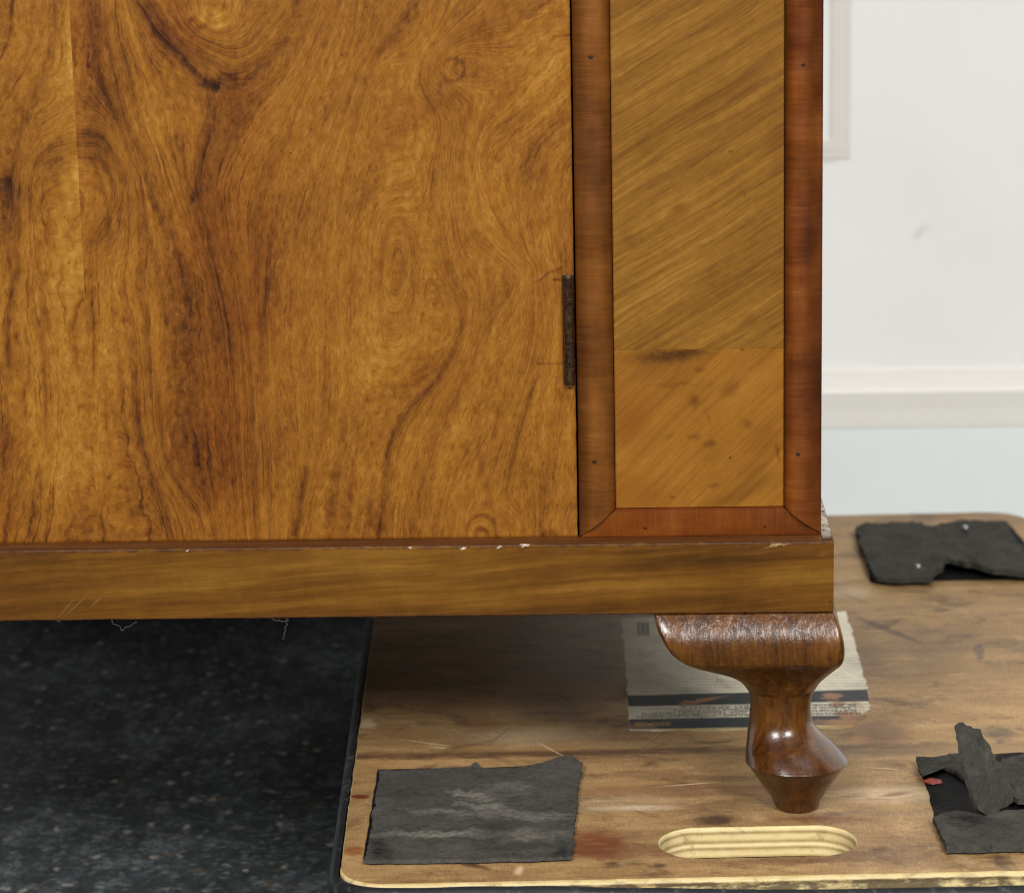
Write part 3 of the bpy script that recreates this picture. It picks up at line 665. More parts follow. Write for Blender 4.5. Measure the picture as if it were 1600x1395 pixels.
N = NT('dusty_ledge'); o = N.obj(); n1 = N.noise(o, 160, 5, .65); n2 = N.noise(N.mapv(o, (1, .35, 1)), 330, 3, .6)
c = N.mix(N.rng(n1, .35, .62), lin(120, 108, 94), lin(186, 176, 160)); c = N.mix(N.rng(n2, .56, .64), c, lin(72, 54, 42))
x, y, z = N.sep(o); c = N.mix(N.rng(y, -.185, -.212, 0, .85), c, lin(84, 62, 48))
DUST = N.out(c, .85, N.bump(n1, .4, .001), 0, 0, 0, .2)
box('worn_ledge', XR+.0006, PX1-.0004, PYF+.004, PYB-.002, PZ1+.0001, PZ1+.0009, DUST, plinth, .0003, 1)['label'] = 'pale dusty worn ledge along the side'
LEDGE = mat_stripe('ledge_wood', 0, [(0.1, lin(66, 34, 15)), (.5, lin(98, 54, 22)), (.9, lin(128, 82, 42))], 1.0, (), 31.0, (.8, .6, .4), 'XY', .5)
box('front_ledge', PX0+.002, XR+.0002, PYF+.0014, .009, PZ1+.0001, PZ1+.0003, LEDGE, plinth)

# --- legs
LEG = [  # photo rows: y, left, right, corner rounding
 (956, 1021, 1303.5, 5), (966, 1023.5, 1308, 6), (978, 1028, 1312.5, 8), (990, 1034, 1315.5, 10), (1002, 1041, 1317, 12), (1014, 1050, 1317.5, 14), (1026, 1064, 1316.5, 17), (1037, 1083, 1313, 20),
 (1046, 1106, 1307, 24), (1054, 1131, 1299, 28), (1062, 1149, 1290, 33), (1070, 1160, 1281, 38), (1080, 1168, 1274, 43), (1092, 1172, 1269.5, 47), (1106, 1173, 1267.5, 50), (1122, 1171.5, 1268.5, 50), (1136, 1169.5, 1273, 60),
 (1148, 1168, 1283, 60), (1158, 1167, 1295.5, 70), (1167, 1165.5, 1306.5, 80), (1175, 1164.8, 1315, 80), (1181, 1164.3, 1320.5, 90), (1184, 1164, 1323, 90)]
LEG2 = [(1184, 1164, 1323, 90), (1186, 1165.6, 1322, 90), (1190, 1168.6, 1319.3, 90), (1197, 1173.5, 1314, 90), (1212, 1184, 1304, 90), (1230, 1197, 1291, 90), (1240, 1204, 1284.5, 90), (1246, 1207, 1281.5, 90), (1251, 1208.5, 1280, 90), (1255, 1210.5, 1278.5, 90), (1257.5, 1213.5, 1275.5, 90)]
def interp_rows(rows, n):
    A = np.array(rows, float); t = np.linspace(0, len(A)-1, n); out = []
    for q in t:
        i = min(int(q), len(A)-2); u = q-i
        p0, p1, p2, p3 = A[max(i-1, 0)], A[i], A[i+1], A[min(i+2, len(A)-1)]
        out.append(.5*((2*p1)+(-p0+p2)*u+(2*p0-5*p1+4*p2-p3)*u*u+(-p0+3*p1-3*p2+p3)*u**3))
    return out
def leg_mesh():
    rows = interp_rows(LEG, 100)+interp_rows(LEG2, 36)[1:]
    px_m = 0.000362                                    # metres per photo pixel at the leg
    nA = 360; V, F = [], []
    th = np.linspace(0, 2*np.pi, nA, endpoint=False)
    ct, st = np.cos(th), np.sin(th)
    for (py, l, r, rc) in rows:
        yc = 0.009
        a, b = P(l, py, 1, yc if py > 1060 else PYF+.004), P(r, py, 1, yc if py > 1060 else PYF+.004)
        k = min(max((py-1040)/50, 0), 1); k = k*k*(3-2*k)
        a = P(l, py, 1, PYF+.004+(yc-PYF-.004)*k); b = P(r, py, 1, PYF+.004+(yc-PYF-.004)*k)
        z = b[2]; xl, xr2 = a[0], b[0]
        out = xr2-PX1; yf = PYF-out*(1+.8*max(0, min(1, (1070-py)/40)))                    # corner leg: the same outline to the front as to the right
        w = xr2-xl; t = min(w, .0375) if py < 1080 else w; rc = min(rc*px_m, t/2*.999) if py < 1080 else t/2*.9995
        yb = yf+w
        cx, cy = xr2-t/2, yf+t/2
        def sdb(px, py_, x0, x1, y0, y1):
            qx = np.abs(px-(x0+x1)/2)-((x1-x0)/2-rc); qy = np.abs(py_-(y0+y1)/2)-((y1-y0)/2-rc)
            return np.hypot(np.maximum(qx, 0), np.maximum(qy, 0))+np.minimum(np.maximum(qx, qy), 0)-rc
        lo, hi = np.zeros(nA), np.full(nA, .2)
        for _ in range(26):
            m = (lo+hi)/2; X, Y = cx+m*ct, cy+m*st
            d1 = sdb(X, Y, xl, xr2, yf, yf+t); d2 = sdb(X, Y, xr2-t, xr2, yf, yb)
            kk = .004; h = np.clip(.5+.5*(d2-d1)/kk, 0, 1); d = np.minimum(d1, d2)
            ins = d < 0; lo = np.where(ins, m, lo); hi = np.where(ins, hi, m)
        for i in range(nA): V.append((cx+lo[i]*ct[i], cy+lo[i]*st[i], z))
    n = len(rows)
    for j in range(n-1):
        for i in range(nA): F.append((j*nA+(i+1) % nA, j*nA+i, (j+1)*nA+i, (j+1)*nA+(i+1) % nA))
    F.append(tuple(range(nA))); F.append(tuple(range((n-1)*nA, n*nA))[::-1])
    V = np.array(V); V[:, 2] -= V[:, 2].min()-0.0002
    top = V[:, 2].max(); V[:, 2] *= (PZ0-.0002)/top
    return V, F
def mat_leg():
    N = NT('polished_leg_wood'); o = N.obj(); x, y, z = N.sep(o)
    v = N.comb(x, y, N.math('MULTIPLY', z, .10)); w = N.vadd(v, N.mapv(N.noise(o, 40, 2, color=True), (.006, .006, .0)))
    a, b = N.noise(w, 150, 3, .6), N.noise(w, 520, 3, .6); hz = N.noise(N.comb(N.math('MULTIPLY', x, .3), N.math('MULTIPLY', y, .3), z), 900, 3, .6); big = N.noise(o, 45, 3)
    t = N.math('MULTIPLY_ADD', N.math('SUBTRACT', big, .5), .5, .5)
    for s, k in ((a, 1.0), (b, .6), (hz, .35)): t = N.math('MULTIPLY_ADD', N.math('SUBTRACT', s, .5), k, t)
    c = N.ramp(t, [(0.1, lin(46, 24, 8)), (.4, lin(84, 47, 15)), (.65, lin(114, 68, 22)), (.9, lin(146, 96, 36))])
    low = N.rng(z, .058, .034, 0, 1, True)                # colour darkens towards the turned toe
    c = N.mix(N.math('MULTIPLY', low, .75), c, N.mix(1, c, (.68, .56, .44, 1), 'MULTIPLY'))
    c = N.mix(1.0, c, (WK[0]*.98, WK[1]*.98, WK[2]*.9, 1), 'MULTIPLY')
    n = N.noise(N.mapv(N.comb(x, y, z), (1, .6, .14), rot=(0, .2, 0)), 300, 2, .5, .4)
    n3 = N.noise(o, 700, 2, .5)
    hgt = N.math('ADD', N.math('MULTIPLY', n, N.rng(z, .07, .095, .12, 1.0, True)), N.math('MULTIPLY', n3, .15))
    bp = N.bump(hgt, .7, .0012)
    return N.out(c, .30, bp, .45, .18, 0, .35)
LEGM = mat_leg()
V, F = leg_mesh()
leg = mesh_obj('leg', V, F, LEGM, cab, True)
leg.data.set_sharp_from_angle(angle=rad(34))
mid = (PYF+PYB)/2                                         # back corner leg: the mirror image
V2 = V.copy(); V2[:, 1] = 2*mid-V2[:, 1]
mesh_obj('leg', V2, [f[::-1] for f in F], LEGM, cab, True)
# --- dust strands under the plinth
DST = mat_plain('dust', lin(120, 116, 110), .9, .1)
bm = bmesh.new()
def tube(bm, pts, r, n=5):
    pts = [Vector(p) for p in pts]; prev = None
    for i, p in enumerate(pts):
        d = (pts[min(i+1, len(pts)-1)]-pts[max(i-1, 0)]).normalized(); a = d.orthogonal().normalized(); b = d.cross(a)
        ring = [bm.verts.new(p+r*(math.cos(2*math.pi*k/n)*a+math.sin(2*math.pi*k/n)*b)) for k in range(n)]
        if prev:
            for k in range(n): bm.faces.new((prev[k], prev[(k+1) % n], ring[(k+1) % n], ring[k]))
        prev = ring
for line in (((420, 966), (432, 969), (443, 970), (449, 968), (452, 963)), ((449, 968), (448, 976), (445, 985), (443, 998)), ((168, 965), (176, 972), (185, 978), (192, 984)), ((190, 984), (203, 978), (214, 972)), ((85, 968), (97, 972), (108, 964))):
    tube(bm, [P(a+1.6*math.sin(b*.9+a*.3), b+1.2*math.sin(a*.5), 1, PYF+.001) for a, b in dens(smooth_pl(line, 3), 3)], .00007)
ds = from_bm('dust_strand', bm, DST, plinth); ds['kind'] = 'stuff'

# ================================================================== dolly
DY = rad(2.0); DO = np.array([-0.0955, -0.1105])
DW, DD, DT = 0.503, 0.750, 0.018
ex, ey = np.array([math.cos(DY), math.sin(DY)]), np.array([-math.sin(DY), math.cos(DY)])
def L2W(a, b, z): q = DO+a*ex+b*ey; return (q[0], q[1], z)
dolly = thing('furniture_dolly', 'worn plywood furniture dolly with black rubber rim and torn grey pads under the cabinet leg', 'dolly', tuple(L2W(DW/2, DD/2, FLOOR_Z)))
def rrect(w, d, radii, n=10):
    pts = []
    for (cx, cy, a0, r) in ((radii[0], radii[0], 180, radii[0]), (w-radii[1], radii[1], 270, radii[1]), (w-radii[2], d-radii[2], 0, radii[2]), (radii[3], d-radii[3], 90, radii[3])):
        for i in range(n+1):
            a = rad(a0+90*i/n); pts.append((cx+r*math.cos(a), cy+r*math.sin(a)))
    out = []
    for a, b in zip(pts, pts[1:]+pts[:1]):
        m = max(1, int(math.hypot(b[0]-a[0], b[1]-a[1])/.006))
        for k in range(m): out.append((a[0]+(b[0]-a[0])*k/m, a[1]+(b[1]-a[1])*k/m))
    return out
OUT = rrect(DW, DD, (.026, .026, .034, .03))
def normals(pts):
    n = []
    for i in range(len(pts)):
        a, b = pts[i-1], pts[(i+1) % len(pts)]; d = (b[0]-a[0], b[1]-a[1]); L = math.hypot(*d); n.append((d[1]/L, -d[0]/L))
    return n
NRM = normals(OUT)
# handle slot traced from its visible rim
hc = P(1184, 1314.5, 2, 0); hl = P(1031, 1316, 2, 0); hrr = P(1338, 1311, 2, 0)
hcl = ((hc[0]-DO[0])*ex[0]+(hc[1]-DO[1])*ex[1], (hc[0]-DO[0])*ey[0]+(hc[1]-DO[1])*ey[1])
hL = (hrr[0]-hl[0])/2; hR = (P(1184, 1291, 2, 0)[1]-P(1184, 1338, 2, 0)[1])/2
slot = []
for i in range(48):
    a = 2*math.pi*i/48; s = 1 if math.cos(a) > 0 else -1
    slot.append((hcl[0]+s*(hL-hR)*1.0+hR*math.cos(a), hcl[1]+hR*math.sin(a)))
slot2 = []
for a, b in zip(slot, slot[1:]+slot[:1]):
    m = max(1, int(math.hypot(b[0]-a[0], b[1]-a[1])/.004))
    for k in range(m): slot2.append((a[0]+(b[0]-a[0])*k/m, a[1]+(b[1]-a[1])*k/m))
slot = slot2
def mat_ply_top():
    N = NT('worn_plywood_face'); o = N.obj()
    o = N.mapv(o, loc=(dolly.location[0], dolly.location[1], 0))          # metres from the cabinet's corner of the room
    o = N.vadd(o, (0, 0, 0))
    g = N.mapv(o, rot=(0, 0, -DY)); x, y, z = N.sep(g)
    def st(fx, fy, sd): return N.noise(N.comb(N.math('MULTIPLY', x, fx), N.math('MULTIPLY', y, fy), sd), 1, 4, .62, .3)
    a, b, c0, d0 = st(4, 42, 0), st(14, 160, 3), st(60, 900, 5), st(9, 9, 8); fib = st(800, 150, 11); sm = st(26, 40, 14)
    t = N.math('MULTIPLY_ADD', N.math('SUBTRACT', d0, .5), .55, .52)
    for s, k in ((a, .42), (b, .26), (c0, .2), (fib, .4), (sm, .35)): t = N.math('MULTIPLY_ADD', N.math('SUBTRACT', s, .5), k, t)
    c = N.ramp(t, [(0.05, lin(60, 43, 31)), (.32, lin(114, 88, 58)), (.58, lin(153, 123, 82)), (.92, lin(192, 166, 122))])
    dirt = N.noise(N.comb(N.math('MULTIPLY', x, 22), N.math('MULTIPLY', y, 40), 33.0), 1, 6, .72, .8)
    c = N.mix(N.rng(dirt, .52, .72, 0, .85), c, lin(62, 42, 30)); c = N.mix(N.rng(N.noise(g, 260, 5, .7), .60, .74, 0, .5), c, lin(58, 40, 30))
    c = N.mix(N.rng(N.noise(g, 40, 5, .7), .58, .72, 0, .4), c, lin(196, 168, 128))
    redm = N.math('MULTIPLY', N.rng(st(7, 16, 21), .38, .66, .25, .95), N.rng(x, .05, .30, .65, .18))
    c = N.mix(redm, c, N.mix(1, c, (.86, .72, .58, 1), 'MULTIPLY'))
    w = N.vadd(o, N.mapv(N.noise(o, 55, 4, .65, color=True), (.022, .022, 0), (-.011, -.011, 0)))
    w2 = N.vadd(o, N.mapv(N.noise(o, 120, 3, .6, color=True), (.006, .006, 0), (-.003, -.003, 0)))
    brk = N.rng(N.noise(N.mapv(g, (.5, 1.6, 1)), 95, 4, .7), .28, .52, .35, 1.0)
    BR, RD, GY, BK, LT = lin(92, 60, 42), lin(128, 62, 34), lin(98, 84, 72), lin(40, 34, 32), lin(214, 192, 160)
    def add(px, py, sx, sy, rot, col, amt, vec=w, soft=.7):
        nonlocal c
        q = P(px, py, 2, 0); c = N.mix(N.math('MULTIPLY', N.math('MULTIPLY', N.blob(vec, (q[0], q[1]), (sx, sy), rot, soft), amt), brk), c, tuple(x*.6 for x in col[:3]) if sum(col[:3]) < 1.2 else col)
    add(900, 1176, .30, .007, .035, BR, .8, w2, .7); add(1400, 1172, .12, .016, .03, lin(116, 92, 70), .55, w2, .8); add(1100, 1215, .05, .007, -.04, BR, .5, w2)
    add(1000, 1208, .06, .006, .1, BR, .35, w2); add(1130, 1232, .12, .012, .03, lin(120, 78, 58), .5)
    add(930, 1315, .018, .024, .3, RD, .85); add(945, 1332, .016, .012, 0, RD, .7); add(905, 1330, .006, .012, 0, RD, .6); add(958, 1350, .006, .005, 0, BK, .6, w2)
    add(1120, 1280, .010, .010, 0, lin(62, 46, 38), .75, w2, .6); add(1120, 1281, .018, .007, 0, BR, .6); add(1300, 1278, .035, .008, -.05, lin(112, 66, 50), .7); add(1260, 1345, .06, .006, .02, lin(104, 64, 44), .6); add(1320, 1335, .02, .006, .1, BR, .5)
    add(562, 1244, .007, .004, 0, lin(110, 42, 20), .9, w2, .4); add(551, 1329, .007, .008, 0, lin(150, 80, 30), .8, w2, .5); add(552, 1285, .006, .012, 0, BR, .5); add(578, 1180, .03, .010, .0, BR, .6); add(575, 1130, .008, .012, 0, LT, .5)
    add(735, 1350, .004, .018, .95, lin(84, 50, 28), .8, w2); add(812, 1359, .003, .008, 0, LT, .6, w2); add(1030, 1352, .005, .004, 0, BK, .7, w2); add(630, 1375, .02, .005, 0, RD, .4)
    add(750, 1132, .018, .022, 0, RD, .4); add(715, 1125, .008, .014, .3, BR, .55); add(870, 1100, .03, .05, 0, lin(110, 80, 60), .4); add(820, 1150, .05, .02, 0, LT, .25)
    add(1530, 1018, .004, .022, -.1, lin(96, 82, 74), .75, w2, .5); add(1390, 985, .005, .045, .55, lin(96, 74, 58), .8, w2, .5); add(1325, 930, .004, .03, .5, BR, .5, w2)
    add(1345, 1010, .018, .09, .05, lin(124, 92, 70), .5); add(1410, 1030, .05, .07, 0, lin(130, 104, 78), .45); add(1440, 985, .01, .02, 0, GY, .4); add(1375, 1140, .02, .03, 0, lin(128, 92, 70), .65); add(1345, 1155, .008, .012, 0, lin(190, 140, 98), .6)
    add(1560, 1145, .010, .016, 0, GY, .6); add(1562, 1158, .004, .005, 0, lin(80, 68, 58), .7, w2); add(1540, 1140, .03, .014, .2, GY, .35)
    add(1440, 812, .014, .014, 0, GY, .55); add(1480, 808, .02, .012, 0, BR, .4); add(1330, 925, .02, .02, 0, LT, .3); add(1420, 1240, .05, .018, .03, LT, .4); add(1400, 1240, .012, .004, .3, lin(120, 72, 56), .7, w2)
    add(960, 1255, .045, .016, .02, LT, .2); add(1000, 1262, .03, .005, .02, lin(228, 214, 190), .25, w2); add(1350, 1270, .05, .005, .0, lin(120, 104, 88), .5, w2); add(1330, 1262, .03, .006, 0, GY, .3)
    add(1565, 1345, .005, .014, .06, lin(84, 58, 42), .75, w2, .5); add(1580, 1345, .002, .014, .06, BR, .5, w2); add(1380, 1325, .006, .006, 0, BR, .55); add(1010, 1330, .05, .012, 0, lin(124, 78, 54), .45); add(1455, 1220, .01, .02, 0, BR, .35)
    for px, py, L, rot, col in ((665, 1160, .024, -.42, LT), (690, 1168, .008, -.3, lin(230, 205, 160)), (1290, 1172, .018, -.06, lin(190, 120, 90)), (1030, 1150, .04, 1.1, BR), (1075, 1225, .02, .2, LT), (1250, 1190, .03, .05, BR), (780, 1150, .02, 1.2, BR), (860, 1170, .02, -1.0, LT), (1480, 1200, .018, .3, BR), (1380, 1200, .012, -.2, LT)):
        add(px, py, L, .0009, rot, col, .6, o, .9)
    return N.out(c, N.rng(d0, .3, .7, .42, .58), N.bump(N.math('ADD', c0, fib), .18, .0006), 0, 0, 0, .3)
def mat_ply_edge(name='plywood_layers', grime=0.0):
    N = NT(name); o = N.obj(); x, y, z = N.sep(o)
    n = N.noise(N.mapv(o, (1, 1, 3)), 60, 3); zz = N.math('MULTIPLY_ADD', N.math('SUBTRACT', n, .5), .0008, z)
    s = N.math('SINE', N.math('MULTIPLY', zz, 2*math.pi/.0047)); f = N.noise(N.mapv(o, (.5, .5, 1)), 170, 4, .65)
    t = N.math('MULTIPLY_ADD', N.math('ADD', s, N.math('MULTIPLY', N.math('SINE', N.math('MULTIPLY', zz, 2*math.pi/.0031)), .4)), .26, N.math('MULTIPLY_ADD', N.math('SUBTRACT', f, .5), .5, .56))
    c = N.ramp(t, [(0.0, lin(112, 88, 56)), (.35, lin(166, 142, 96)), (.7, lin(198, 178, 128)), (1, lin(214, 198, 154))])
    dk = N.noise(o, 95, 4, .7); c = N.mix(N.rng(dk, .57, .68, 0, .42), c, lin(96, 72, 44))
    if grime:
        low = N.rng(N.math('MULTIPLY_ADD', N.math('SUBTRACT', f, .5), .0016, z), .1182, .1173)
        gn = N.noise(N.mapv(o, (.35, .35, 1)), 190, 4, .7)
        c = N.mix(N.math('MULTIPLY', N.math('MULTIPLY', low, N.rng(gn, .36, .54)), grime), c, lin(46, 38, 30))
        c = N.mix(N.rng(gn, .52, .68, 0, .5), c, lin(120, 96, 66))
    return N.out(c, .65, N.bump(f, .25, .0006), 0, 0, 0, .25)
PLYT, PLYE, PLYO = mat_ply_top(), mat_ply_edge(), mat_ply_edge('worn_plywood_rim', .85)
bm = bmesh.new()
def loop(pts, z, off=0.0, nr=None, jit=0.0, front=0.0):
    vs = []
    for i, p in enumerate(pts):
        j = jit*mnoise.noise(Vector((p[0]*160, p[1]*160, 1.7)))
        if nr: j -= front*max(0, -nr[i][1])
        a, b = (p[0]+nr[i][0]*(off+j), p[1]+nr[i][1]*(off+j)) if nr else p
        vs.append(bm.verts.new(L2W(a, b, z)))
    return vs
def bridge(a, b, mi):
    for i in range(len(a)):
        f = bm.faces.new((a[i], a[(i+1) % len(a)], b[(i+1) % len(a)], b[i])); f.material_index = mi
NS = normals(slot)
o1 = loop(OUT, 0.0, -.0007, NRM, .0006, .0016); o2 = loop(OUT, -.0006, -.0003, NRM, .0006); o3 = loop(OUT, -DT, 0, NRM)
s1 = loop(slot, 0.0, .0008, NS, .0006); s2 = loop(slot, -.0009, 0, NS); s3 = loop(slot, -DT, 0, NS)
def fill(loops, mi):
    es = []
    for L in loops:
        for i in range(len(L)):
            e = bm.edges.get((L[i], L[(i+1) % len(L)])) or bm.edges.new((L[i], L[(i+1) % len(L)])); es.append(e)
    r = bmesh.ops.triangle_fill(bm, edges=es, use_beauty=True)
    for f in r['geom']:
        if isinstance(f, bmesh.types.BMFace): f.material_index = mi
fill((o1, s1), 0); fill((o3, s3), 1)
bridge(o1, o2, 2); bridge(o2, o3, 2); bridge(s1, s2, 1); bridge(s2, s3, 1)
from_bm('deck_board', bm, [PLYT, PLYE, PLYO], dolly)
# rubber rim
N = NT('black_rubber_rim'); n = N.noise(N.obj(), 130, 5, .7); n2 = N.noise(N.obj(), 30, 3)
RIM = N.out(N.mix(N.rng(n, .55, .72), lin(24, 25, 27), lin(70, 72, 74)), N.rng(n2, .3, .7, .36, .6), N.bump(n, .3, .001), 0, 0, 0, .2)
bm = bmesh.new(); rings = []
for p, nn_ in zip(OUT, NRM):
    front = max(0, 1-p[1]/.03); k = min(max((p[0]-.06)/.22, 0), 1); k = k*k*(3-2*k)
    zt_ = -.0022-front*(-.0012+.0062*k)+.0006*mnoise.noise(Vector((p[0]*30, p[1]*30, 0)))
    ring = []
    for off, z in ((.0004, zt_-.003), (.0010, zt_), (.0030, zt_+.0006), (.0050, zt_-.0005), (.0064, zt_-.003), (.0070, -.02), (.0066, -.040), (.0004, -.042)):
        ring.append(bm.verts.new(L2W(p[0]+nn_[0]*off, p[1]+nn_[1]*off, z)))
    rings.append(ring)
for a, b in zip(rings, rings[1:]+rings[:1]):
    for k in range(len(a)-1): bm.faces.new((a[k], b[k], b[k+1], a[k+1]))
from_bm('rubber_rim', bm, RIM, dolly, True)
# casters
STEEL = mat_plain('zinc_steel', lin(150, 150, 148), .4, .5, 0, .9); TYRE = mat_plain('grey_tyre', lin(60, 60, 60), .6, .3)
for a, b in ((.07, .08), (DW-.07, .08), (.07, DD-.08), (DW-.07, DD-.08)):
    q = L2W(a, b, 0)
    f = box('caster', q[0]-.028, q[0]+.028, q[1]-.028, q[1]+.028, -.0225, -.0185, STEEL, dolly, .001)
    bm = bmesh.new()
    for s in (-1, 1): box_bm(bm, q[0]+s*.017-.0015, q[0]+s*.017+.0015, q[1]-.014, q[1]+.014, -.088, -.0228)
    from_bm('fork', bm, STEEL, f)
    bm = bmesh.new(); mt = Matrix.Translation((q[0], q[1], FLOOR_Z+.037)) @ Matrix.Rotation(math.pi/2, 4, 'Y')
    bmesh.ops.create_cone(bm, cap_ends=True, segments=32, radius1=.0365, radius2=.0365, depth=.026, matrix=mt)
    from_bm('wheel', bm, TYRE, f)

# --- pads
def mat_felt(name, seed, dark, light, marks=()):
    N = NT(name); o = N.mapv(N.obj(), loc=(dolly.location[0], dolly.location[1], 0)); n = N.noise(N.mapv(o, loc=(seed, 0, 0)), 60, 5, .65); f = N.noise(o, 900, 3, .7); sc = N.noise(N.mapv(o, (1, 1.7, 1), rot=(0, 0, .4)), 75, 5, .7)
    f2 = N.noise(o, 260, 4, .75)
    t = N.math('ADD', N.math('MULTIPLY', n, .6), N.math('MULTIPLY_ADD', N.math('SUBTRACT', f, .5), .7, N.math('MULTIPLY_ADD', N.math('SUBTRACT', f2, .5), .7, N.math('MULTIPLY', sc, .4))))
    c = N.ramp(t, [(.25, dark), (.5, tuple((a+b)/2 for a, b in zip(dark, light))), (.75, light)])
    w = N.vadd(o, N.mapv(N.noise(o, 70, 4, .65, color=True), (.03, .03, 0), (-.015, -.015, 0)))
    c = N.mix(N.rng(N.noise(o, 120, 5, .75), 0.56, .72, 0, .4), c, lin(26, 25, 24)); c = N.mix(N.rng(N.noise(N.mapv(o, loc=(3, 1, 0)), 85, 5, .75), 0.54, .72, 0, .35), c, lin(118, 112, 100))
    for px, py, sx, sy, rot, col, amt in marks:
        q = P(px, py, 2, .003); c = N.mix(N.math('MULTIPLY', N.math('MULTIPLY', N.blob(w, (q[0], q[1]), (sx, sy), rot, .9), amt), N.rng(f2, .35, .6, .3, 1)), c, col)
    c = N.mix(1.0, c, (.64, .64, .64, 1), 'MULTIPLY')
    return N.out(c, .9, N.bump(N.math('ADD', f, N.math('MULTIPLY', N.math('ADD', f2, n), .5)), .5, .001), 0, 0, 0, .12)
GL = lin(164, 158, 144); KD = lin(34, 32, 31)
FELT = mat_felt('grey_felt', 0.0, lin(58, 55, 52), lin(98, 94, 88), [(588, 1326, .010, .022, .2, lin(20, 19, 19), .95), (882, 1332, .012, .008, .3, lin(20, 19, 19), .9), (735, 1243, .02, .006, -.5, GL, .6), (760, 1262, .022, .006, -.45, GL, .6), (790, 1235, .02, .012, .2, GL, .45), (790, 1236, .009, .008, 0, KD, .7), (705, 1270, .035, .006, -.2, GL, .35), (820, 1275, .03, .008, -.1, GL, .4),
     (690, 1305, .045, .008, .0, GL, .55), (690, 1312, .04, .004, 0, KD, .5), (780, 1298, .02, .03, .2, KD, .5), (830, 1305, .02, .012, .0, GL, .4), (640, 1230, .03, .03, 0, KD, .3), (880, 1215, .02, .03, 0, lin(92, 84, 76), .5), (850, 1320, .03, .008, .1, KD, .4), (715, 1293, .05, .003, .05, KD, .5)])
FELT2 = mat_felt('dark_felt', 3.0, lin(52, 50, 46), lin(86, 84, 76), [(1520, 1285, .012, .012, .2, lin(22, 21, 20), .85), (1495, 1283, .012, .004, -.5, lin(24, 22, 20), .7), (1555, 1276, .02, .006, 0, lin(100, 94, 82), .5), (1440, 840, .03, .05, 0, lin(84, 78, 70), .4)])
GLUE = mat_plain('black_adhesive', lin(17, 16, 16), .75, .12, var=.5, sc=300, bump=.7)
def ragged(px_pts, z, step=.004, amp=.0009, seed=0.0):
    w = [P(a, b, 2, z)[:2] for a, b in px_pts]; out = []
    for a, b in zip(w, w[1:]+w[:1]):
        m = max(1, int(np.hypot(*(b-a))/step))
        for k in range(m):
            q = a+(b-a)*k/m
            out.append(q+amp*np.array([mnoise.noise(Vector((q[0]*k_, q[1]*k_, seed)))+mnoise.noise(Vector((q[0]*70, q[1]*70, seed))) for k_, seed in ((330, seed), (330, seed+9))]))
    return out
def slab(name, pts, z0, th, mat, parent, lift=None, rings=9, und=.0008):
    """sheet of felt: outline pts, underside z0(+lift), thickness th, softly uneven top"""
    pts = [np.array(p) for p in pts]; c = sum(pts)/len(pts); n = len(pts); V, F = [], []
    lf = lift or (lambda x, y: 0.0)
    for top in (0, 1):
        for r in range(rings):
            s = 1-r/rings
            for p in pts:
                q = c+(p-c)*s
                if top and r == 0: q = c+(p-c)*.994
                z = z0+lf(q[0], q[1])+(th if top else 0)
                if top: z += und*mnoise.noise(Vector((q[0]*60, q[1]*60, 4)))+(.4*und)*mnoise.noise(Vector((q[0]*260, q[1]*260, 2)))-(.0004 if r == 0 else 0)
                V.append((q[0], q[1], z))
        V.append((c[0], c[1], z0+lf(c[0], c[1])+(th if top else 0)))
    m = rings*n+1
    for top in (0, 1):
        b = top*m
        for r in range(rings-1):
            for i in range(n):
                q = (b+r*n+i, b+r*n+(i+1) % n, b+(r+1)*n+(i+1) % n, b+(r+1)*n+i); F.append(q if top else q[::-1])
        for i in range(n):
            q = (b+(rings-1)*n+i, b+(rings-1)*n+(i+1) % n, b+rings*n); F.append(q if top else q[::-1])
    for i in range(n): F.append((i, (i+1) % n, m+(i+1) % n, m+i))
    return mesh_obj(name, V, F, mat, parent, True)
# front left pad
padA = slab('adhesive_patch', ragged([(590, 1203), (908, 1196), (893, 1340), (567, 1344)], 0, .006, .0005), .0003, .0007, GLUE, dolly, rings=4, und=.0004)
pa = ragged([(593, 1201), (640, 1200), (690, 1198), (734, 1196), (744, 1191), (752, 1197), (800, 1198), (850, 1193), (874, 1187), (894, 1187), (911, 1195), (905, 1222), (901, 1262), (897, 1298), (894, 1336), (840, 1339), (760, 1341), (680, 1342), (600, 1343), (569, 1342), (577, 1306), (581, 1280), (588, 1235)], .0035, .002, .0011)
qa = P(893, 1188, 2, .003)
padA2 = slab('rubber_pad', pa, .0011, .0024, FELT, dolly, lambda x, y: .0035*math.exp(-((x-qa[0])/.02)**2-((y-qa[1])/.018)**2)+.001*math.exp(-((x-P(744, 1191, 2, 0)[0])/.006)**2-((y-qa[1])/.01)**2))
padA2['label'] = 'flat grey scuffed pad near the front left corner'
# back right pad
padB = slab('adhesive_patch', ragged([(1345, 832), (1580, 822), (1650, 906), (1360, 909)], 0, .006, .0006, 2.), .0003, .0009, GLUE, dolly, rings=4, und=.0004)
pb = ragged([(1337, 822), (1352, 817), (1390, 817), (1425, 817), (1442, 818), (1456, 821), (1470, 818), (1500, 815), (1540, 813), (1572, 813), (1582, 836), (1600, 868), (1625, 900), (1560, 896), (1500, 887), (1480, 884), (1468, 894), (1452, 903), (1440, 905), (1400, 905), (1368, 902), (1358, 888), (1352, 872), (1343, 850)], .006, .0025, .0020, 5.)
cB = P(1540, 890, 2, 0)
padB2 = slab('rubber_pad', pb, .0030, .0040, FELT2, dolly, lambda x, y: .007*math.exp(-((x-cB[0])/.06)**2-((y-cB[1])/.03)**2)+.001*mnoise.noise(Vector((x*40, y*40, 0))), und=.0022)
padB2['label'] = 'dark ragged pad curling up at the back right corner'
